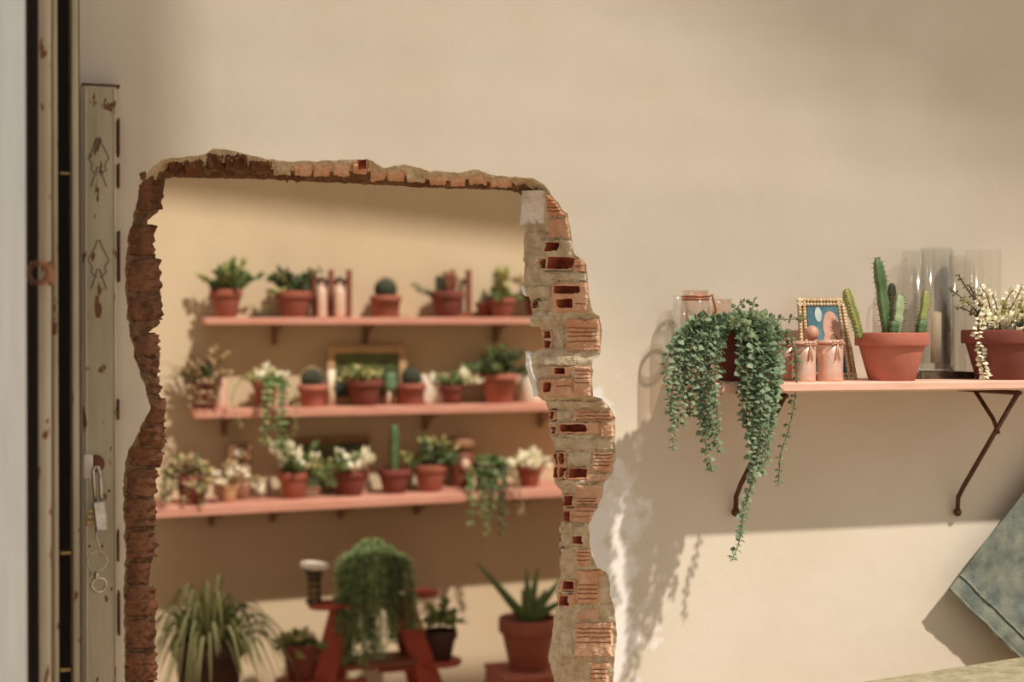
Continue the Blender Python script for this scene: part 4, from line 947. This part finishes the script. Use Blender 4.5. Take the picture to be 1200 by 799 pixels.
root, top, r, h, k = potted('potted_white_blossom', 'tall mass of cream blossoms leaning right in terracotta pot, lowest far shelf', 'plant', 344, S3, O3, 39, 31, M_TERRA)
bush(root, top, r, 44*k, .75, 16, 9*k, M_CREAM, 9, mt2=M_LEAF); bush(root, top, r, 42*k, 1.3, 8, 8*k, M_LEAFY, 9, mt2=M_LEAF, lean=Vector((.8, 0, -.1)), droop=.4)
pframe('dark picture in a brown frame behind two pots, lowest far shelf', 346, 432, 513, S3, .03, 7, M_FRAMED, M_PICGREEN)
root, top, r, h, k = potted('potted_variegated_plant', 'cream and green leaved plant in terracotta pot before the dark picture', 'plant', 411, S3, O3, 41, 30, M_TERRB)
bush(root, top, r, 32*k, 1.1, 13, 10*k, M_CREAM, 7, mt2=M_LEAF)
root, top, r, h, k = potted('potted_tall_cactus', 'single tall column cactus in terracotta pot on the lowest far shelf', 'cactus', 462, S3, O3, 40, 29, M_TERRB)
column(root, [top, top+Z*20*k, top+Z*40*k+U*k, top+Z*55*k], 5*k, M_CACT, 5)
root, top, r, h, k = potted('potted_leafy_plant', 'broad leaved plant in terracotta pot left of the copper-lidded jar', 'plant', 504, S3, O3, 41, 32, M_TERRA)
bush(root, top, r, 32*k, 1.2, 11, 13*k, M_LEAFY, 6, kind='flat', wr=.6, mt2=M_LEAFD); bush(root, top, r, 26*k, 1.2, 8, 10*k, M_LEAFD, 6)
c, d = ctr(541, S3, .055); k = c.y/FPX; t = thing('storage_jar', 'brown glass jar with a copper lid, lowest far shelf', 'jar', c)
m = MB(); m.lathe(c, [(0, 0), (13*k, 0), (14*k, 4*k), (14*k, 36*k), (11*k, 42*k), (0, 42*k)], 24); child(m, 'jar_body', M_WOODR, t, True)
m = MB(); m.lathe(c+Z*43*k, [(0, 0), (13*k, 0), (16*k, 3*k), (16*k, 11*k), (12*k, 14*k), (0, 14*k)], 24); child(m, 'lid', M_FRAMED, t, True)
m = MB(); m.ball(c+N*14*k+Z*26*k, 6*k, 12, sz=1.3); child(m, 'pale_label_disc', M_CERP, t, True)
root, top, r, h, k = potted('potted_hanging_plant', 'dark pot with green vines hanging below the lowest far shelf', 'plant', 571, S3, O3+.02, 36, 30, M_DARKPOT)
bush(root, top, r, 16*k, 1.4, 9, 8*k, M_LEAF, 8)
for j in range(11): x = rnd.uniform(544, 592); vine(root, [top, at(x, 552+rnd.uniform(-4, 4), BW+.21), at(x+rnd.uniform(-2, 2), 582, BW+.262), at(x+rnd.uniform(-4, 4), rnd.choice([590, 600, 612, 624]), BW+.262)], 7.5*k, 6*k, rnd.choice([M_FERN, M_LEAFD, M_LEAF]))
root, top, r, h, k = potted('potted_white_mound', 'mound of white flowers in terracotta pot, rightmost on the lowest far shelf', 'plant', 620, S3, O3, 33, 24, M_TERRA)
bush(root, top, r, 21*k, 1.3, 26, 8*k, M_CREAM, 7)
for j in range(3): vine(root, [top, at(600, 548+j*3, BW+.18), at(603+j*3, 565, BW+.262), at(610+j, 600, BW+.262)], 5*k, 5*k, M_DRY, M_TWIG)

# ---------------------------------------------------------------- FLOOR PLANTS
def spot(px, py, d): return at(px, py, d), d
# spider plant in a dark pot on a stool
lc = at(245, 862, BW+.42)
stool = thing('plant_stool', 'round dark wooden stool carrying the spider plant', 'stool', Vector((lc.x, lc.y, 0)))
m = MB(); m.lathe(Vector((lc.x, lc.y, lc.z-.03)), [(0, 0), (.13, 0), (.135, .01), (.135, .029), (0, .029)], 28); child(m, 'seat', M_WOODR, stool, True)
for j in range(4):
    a = j*math.pi/2+.7; e = Vector((math.cos(a), math.sin(a), 0)); m = MB(); m.tube([Vector((lc.x, lc.y, lc.z-.03))+e*.09, Vector((lc.x, lc.y, 0))+e*.13], .012, 10); child(m, 'leg', M_WOODR, stool, True)
root, top, r, h, k = potted('potted_spider_plant', 'big striped spider plant arching from a dark pot at lower left', 'plant', 0, None, 0, 88, 118, M_DARKPOT, loc=(lc, 0), style='tall')
base_leaf = []
for i in range(120):
    a = rnd.uniform(0, 2*math.pi); e = Vector((math.cos(a), math.sin(a), 0)); R_ = rnd.uniform(34, 104)*k*(1 if e.x > 0 else .9); up_ = rnd.uniform(26, 84)*k*(1.15-R_/(140*k)); dn_ = rnd.uniform(10, 100)*k
    P = []
    for q in range(9):
        t = q/8; P.append(top+e*(r*.15+R_*(t**.85))+Z*(up_*math.sin(min(1, t*1.25)*math.pi*.62)*1.15-dn_*max(0, t-.42)**1.5*2))
    m = MB(); m.blade(P, rnd.uniform(5, 7.5)*k, (0, 1, 0)); child(m, 'leaf', [M_SPID, M_STRIPE] if i % 4 else [M_LEAFD, M_LEAFY], root)
# A-frame stand
dS = BW+.34
fc = at(440, 690, dS)
st = thing('ladder_plant_stand', 'red painted A-frame plant stand with round side trays', 'plant stand', Vector((fc.x, fc.y, 0)))
def beam(p, q, a, b, mt=M_REDP):
    m = MB(); H_ = (q-p); m.box((p+q)/2, a, b, H_.length/2, H=H_.normalized(), A=H_.normalized().cross(N), bev=.003); return m
zt = at(440, 700, dS).z
for (xa, xb, dd) in ((404, 330, .02), (470, 558, .02)):
    p = at(xa, 702, dS); q = at(xb, 975, dS+.03); q.z = 0; child(beam(p, q, .034, .012), 'leg', M_REDP, st)
for (xa, xb) in ((412, 365), (462, 520)):
    p = at(xa, 702, dS-.05); q = at(xb, 975, dS-.24); q.z = 0; child(beam(p, q, .026, .012), 'leg', M_REDP, st)
m = MB(); m.box(at(437, 705, dS-.02), .095, .07, .009, bev=.003); child(m, 'top_board', M_REDP, st)
for y, hw in ((774, .075), (850, .115)): m = MB(); m.box(at(442, y, dS-.02), hw+.03, .07, .008, bev=.002); child(m, 'rung_board', M_WOODR, st)
trays = {}
for nm, px, py, rr, dd in (('L1', 382, 706, 21, dS), ('R1', 494, 692, 20, dS-.08), ('L2', 352, 795, 30, dS), ('R2', 516, 772, 25, dS)):
    c = at(px, py, dd); kk = c.y/FPX; m = MB(); m.lathe(c-Z*.014, [(0, 0), (rr*kk*.95, 0), (rr*kk, .004), (rr*kk, .012), (rr*kk*.93, .014), (0, .014)], 28); child(m, 'tray', M_REDP, st, True); trays[nm] = c
    m = MB(); cx = at(437, py, dd); m.box((c+Vector((cx.x, cx.y, c.z)))/2-Z*.02, (cx-c).length/2*.8, .012, .006); child(m, 'tray_arm', M_REDP, st)
c = trays['L1']-U*.03+Z*.001; kk = c.y/FPX
c = W(uof(at(368, 700, dS)), dS, trays['L1'].z+.001)
t = thing('flared_black_vase', 'black patterned vase with a flaring white rim on the left tray', 'vase', c)
m = MB(); m.lathe(c, [(0, 0), (10*k, 0), (10.5*k, 2*k), (8.5*k, 6*k), (8.5*k, 28*k), (11*k, 38*k), (15*k, 44*k), (13*k, 44*k), (7*k, 30*k), (0, 30*k)], 28); child(m, 'body', M_BLACK, t, True)
m = MB(); m.lathe(c+Z*43*k, [(13*k, 0), (16.5*k, 0), (18*k, 3*k), (17*k, 6*k), (13*k, 5*k)], 28, closed=True, R=Matrix.Rotation(.12, 3, 'Y')); child(m, 'white_rim', M_CERW, t, True)
for z_ in (8, 16, 24): m = MB(); m.lathe(c+Z*z_*k, [(8.9*k, 0), (9.1*k, 1*k), (8.9*k, 2*k)], 24); child(m, 'band', M_BRASS, t, True)
# cascading plant
pc = at(437, 705, dS-.02)+Z*.009
root, top, r, h, k = potted('cascading_tail_plant', 'lush green plant with hanging tails on top of the red stand', 'plant', 0, None, 0, 52, 40, M_DARKPOT, loc=(pc, 0))
for i in range(84):
    a = rnd.uniform(0, 2*math.pi) if i % 3 else rnd.uniform(math.pi*1.05, math.pi*1.95); e = Vector((math.cos(a), math.sin(a), 0)); R_ = rnd.uniform(8, 50)*k; dr_ = rnd.uniform(10, 105)*k*(1 if e.y < 0 else .55)
    if abs(e.x)*R_ > 34*k: dr_ = min(dr_, 66*k)
    up_ = (26-R_/k*.28)*k
    P = [top, top+e*R_*.45+Z*up_*1.0, top+e*R_*.9+Z*up_*.55, top+e*R_*1.03-Z*dr_*.5, top+e*R_*1.05-Z*dr_]
    vine(root, P, 7.5*k, 4.2*k, M_FERN if i % 4 else M_LEAFD, name='tail', r=.0025, pair=4, taper=False, wr=.4, updown=.1)
for i in range(16):
    d = rdir(rnd.uniform(.1, 1)); P = [top, top+d*18*k, top+d*34*k]; vine(root, P, 7.5*k, 4*k, M_FERN, name='tail', r=.002, pair=4, wr=.4)
# right tray bonsai
root, top, r, h, k = potted('potted_bonsai', 'small round-crowned tree in dark pot on the right tray of the stand', 'plant', 0, None, 0, 40, 34, M_DARKPOT, loc=(trays['R2'], 0))
P = [top, top+Z*9*k-U*k, top+Z*18*k+U*2*k]; m = MB(); m.tube(P, [2*k, 1.5*k, 1.2*k], 8); child(m, 'trunk', M_TWIG, root, True)
bush(root, P[-1]-Z*4*k, 4*k, 26*k, 1.6, 18, 8*k, M_LEAF, 9, stem=M_TWIG, mt2=M_LEAFY)
# left lower tray
root, top, r, h, k = potted('potted_small_fern', 'dark red pot with pale green fronds on the lower left tray', 'plant', 0, None, 0, 44, 42, M_TERRB, loc=(trays['L2'], 0))
bush(root, top, r, 30*k, 1.4, 13, 9*k, M_LEAFY, 8, mt2=M_LEAF, lean=Vector((-.3, 0, 0)), droop=.5)
# aloe on clay blocks
dA_ = BW+.4
ac = at(619, 783, dA_)
def clay(c, label, i):
    t = thing('clay_block', label, 'block', c-Z*.19); m = MB(); a_, b_2 = .155, .1
    m.box(c-Z*.095, a_, b_2, .094, bev=.004); o = child(m, 'block_body', M_TERRC, t)
    for j in range(9): m = MB(); m.box(c-Z*.1+N*b_2+U*(-.135+j*.034), .008, .004, .085); child(m, 'rib', M_TERRC, t)
    m = MB(); m.box(c-Z*.004, a_+.003, b_2+.006, .004, bev=.002); child(m, 'top_lip', M_TERRC, t)
ub = uof(ac)+.05
for i, lb in enumerate(('ribbed clay block directly under the aloe pot', 'ribbed clay block, lower of the stack under the aloe')): clay(W(ub, dA_, ac.z-.193*i), lb, i)
zrest = ac.z-.193-.19
if zrest > .01:
    m = MB(); m.box(W(ub, dA_, zrest/2), .17, .12, zrest/2-.001, bev=.004); tag(m.build('wooden_plinth', M_WOODR), 'low wooden plinth on the floor beneath the clay blocks', 'plinth')
root, top, r, h, k = potted('potted_aloe', 'aloe with long straight blades in a large terracotta pot by the jamb', 'plant', 0, None, 0, 70, 60, M_TERRA, loc=(ac, 0))
for (x, y, dd) in ((557, 658, 0), (617, 666, .02), (631, 664, -.03), (660, 676, .02), (612, 690, .05), (668, 700, 0), (640, 690, -.06), (596, 700, -.05)):
    tip = at(x, y, dA_+dd); b0 = top+(tip-top)*.02; m = MB(); n = 10; P = [b0.lerp(tip, t/n)-U*0+Z*math.sin(t/n*math.pi)*2*k for t in range(n+1)]
    o0 = 0
    m.tube(P, [6.2*k*(1-.9*(t/n)**1.6) for t in range(n+1)], 8)
    for v in m.v:                                     # flatten into a fleshy blade
        pass
    lf = child(m, 'aloe_leaf', M_ALOE, root, True)
    s = MB()
    for t in range(1, n*2):
        q = b0.lerp(tip, t/(2*n)); rr = 6*k*(1-.9*(t/(2*n))**1.6)
        for sg in (-1, 1): s.add([q+U*sg*rr*.9-Z*.002, q+U*sg*rr*.9+Z*.002, q+U*sg*(rr+1.6*k)+Z*.002], [(0, 1, 2)])
    child(s, 'teeth', M_SPINEP, lf)['kind'] = 'stuff'
for o in bpy.data.objects:
    if 'org' in o: del o['org']
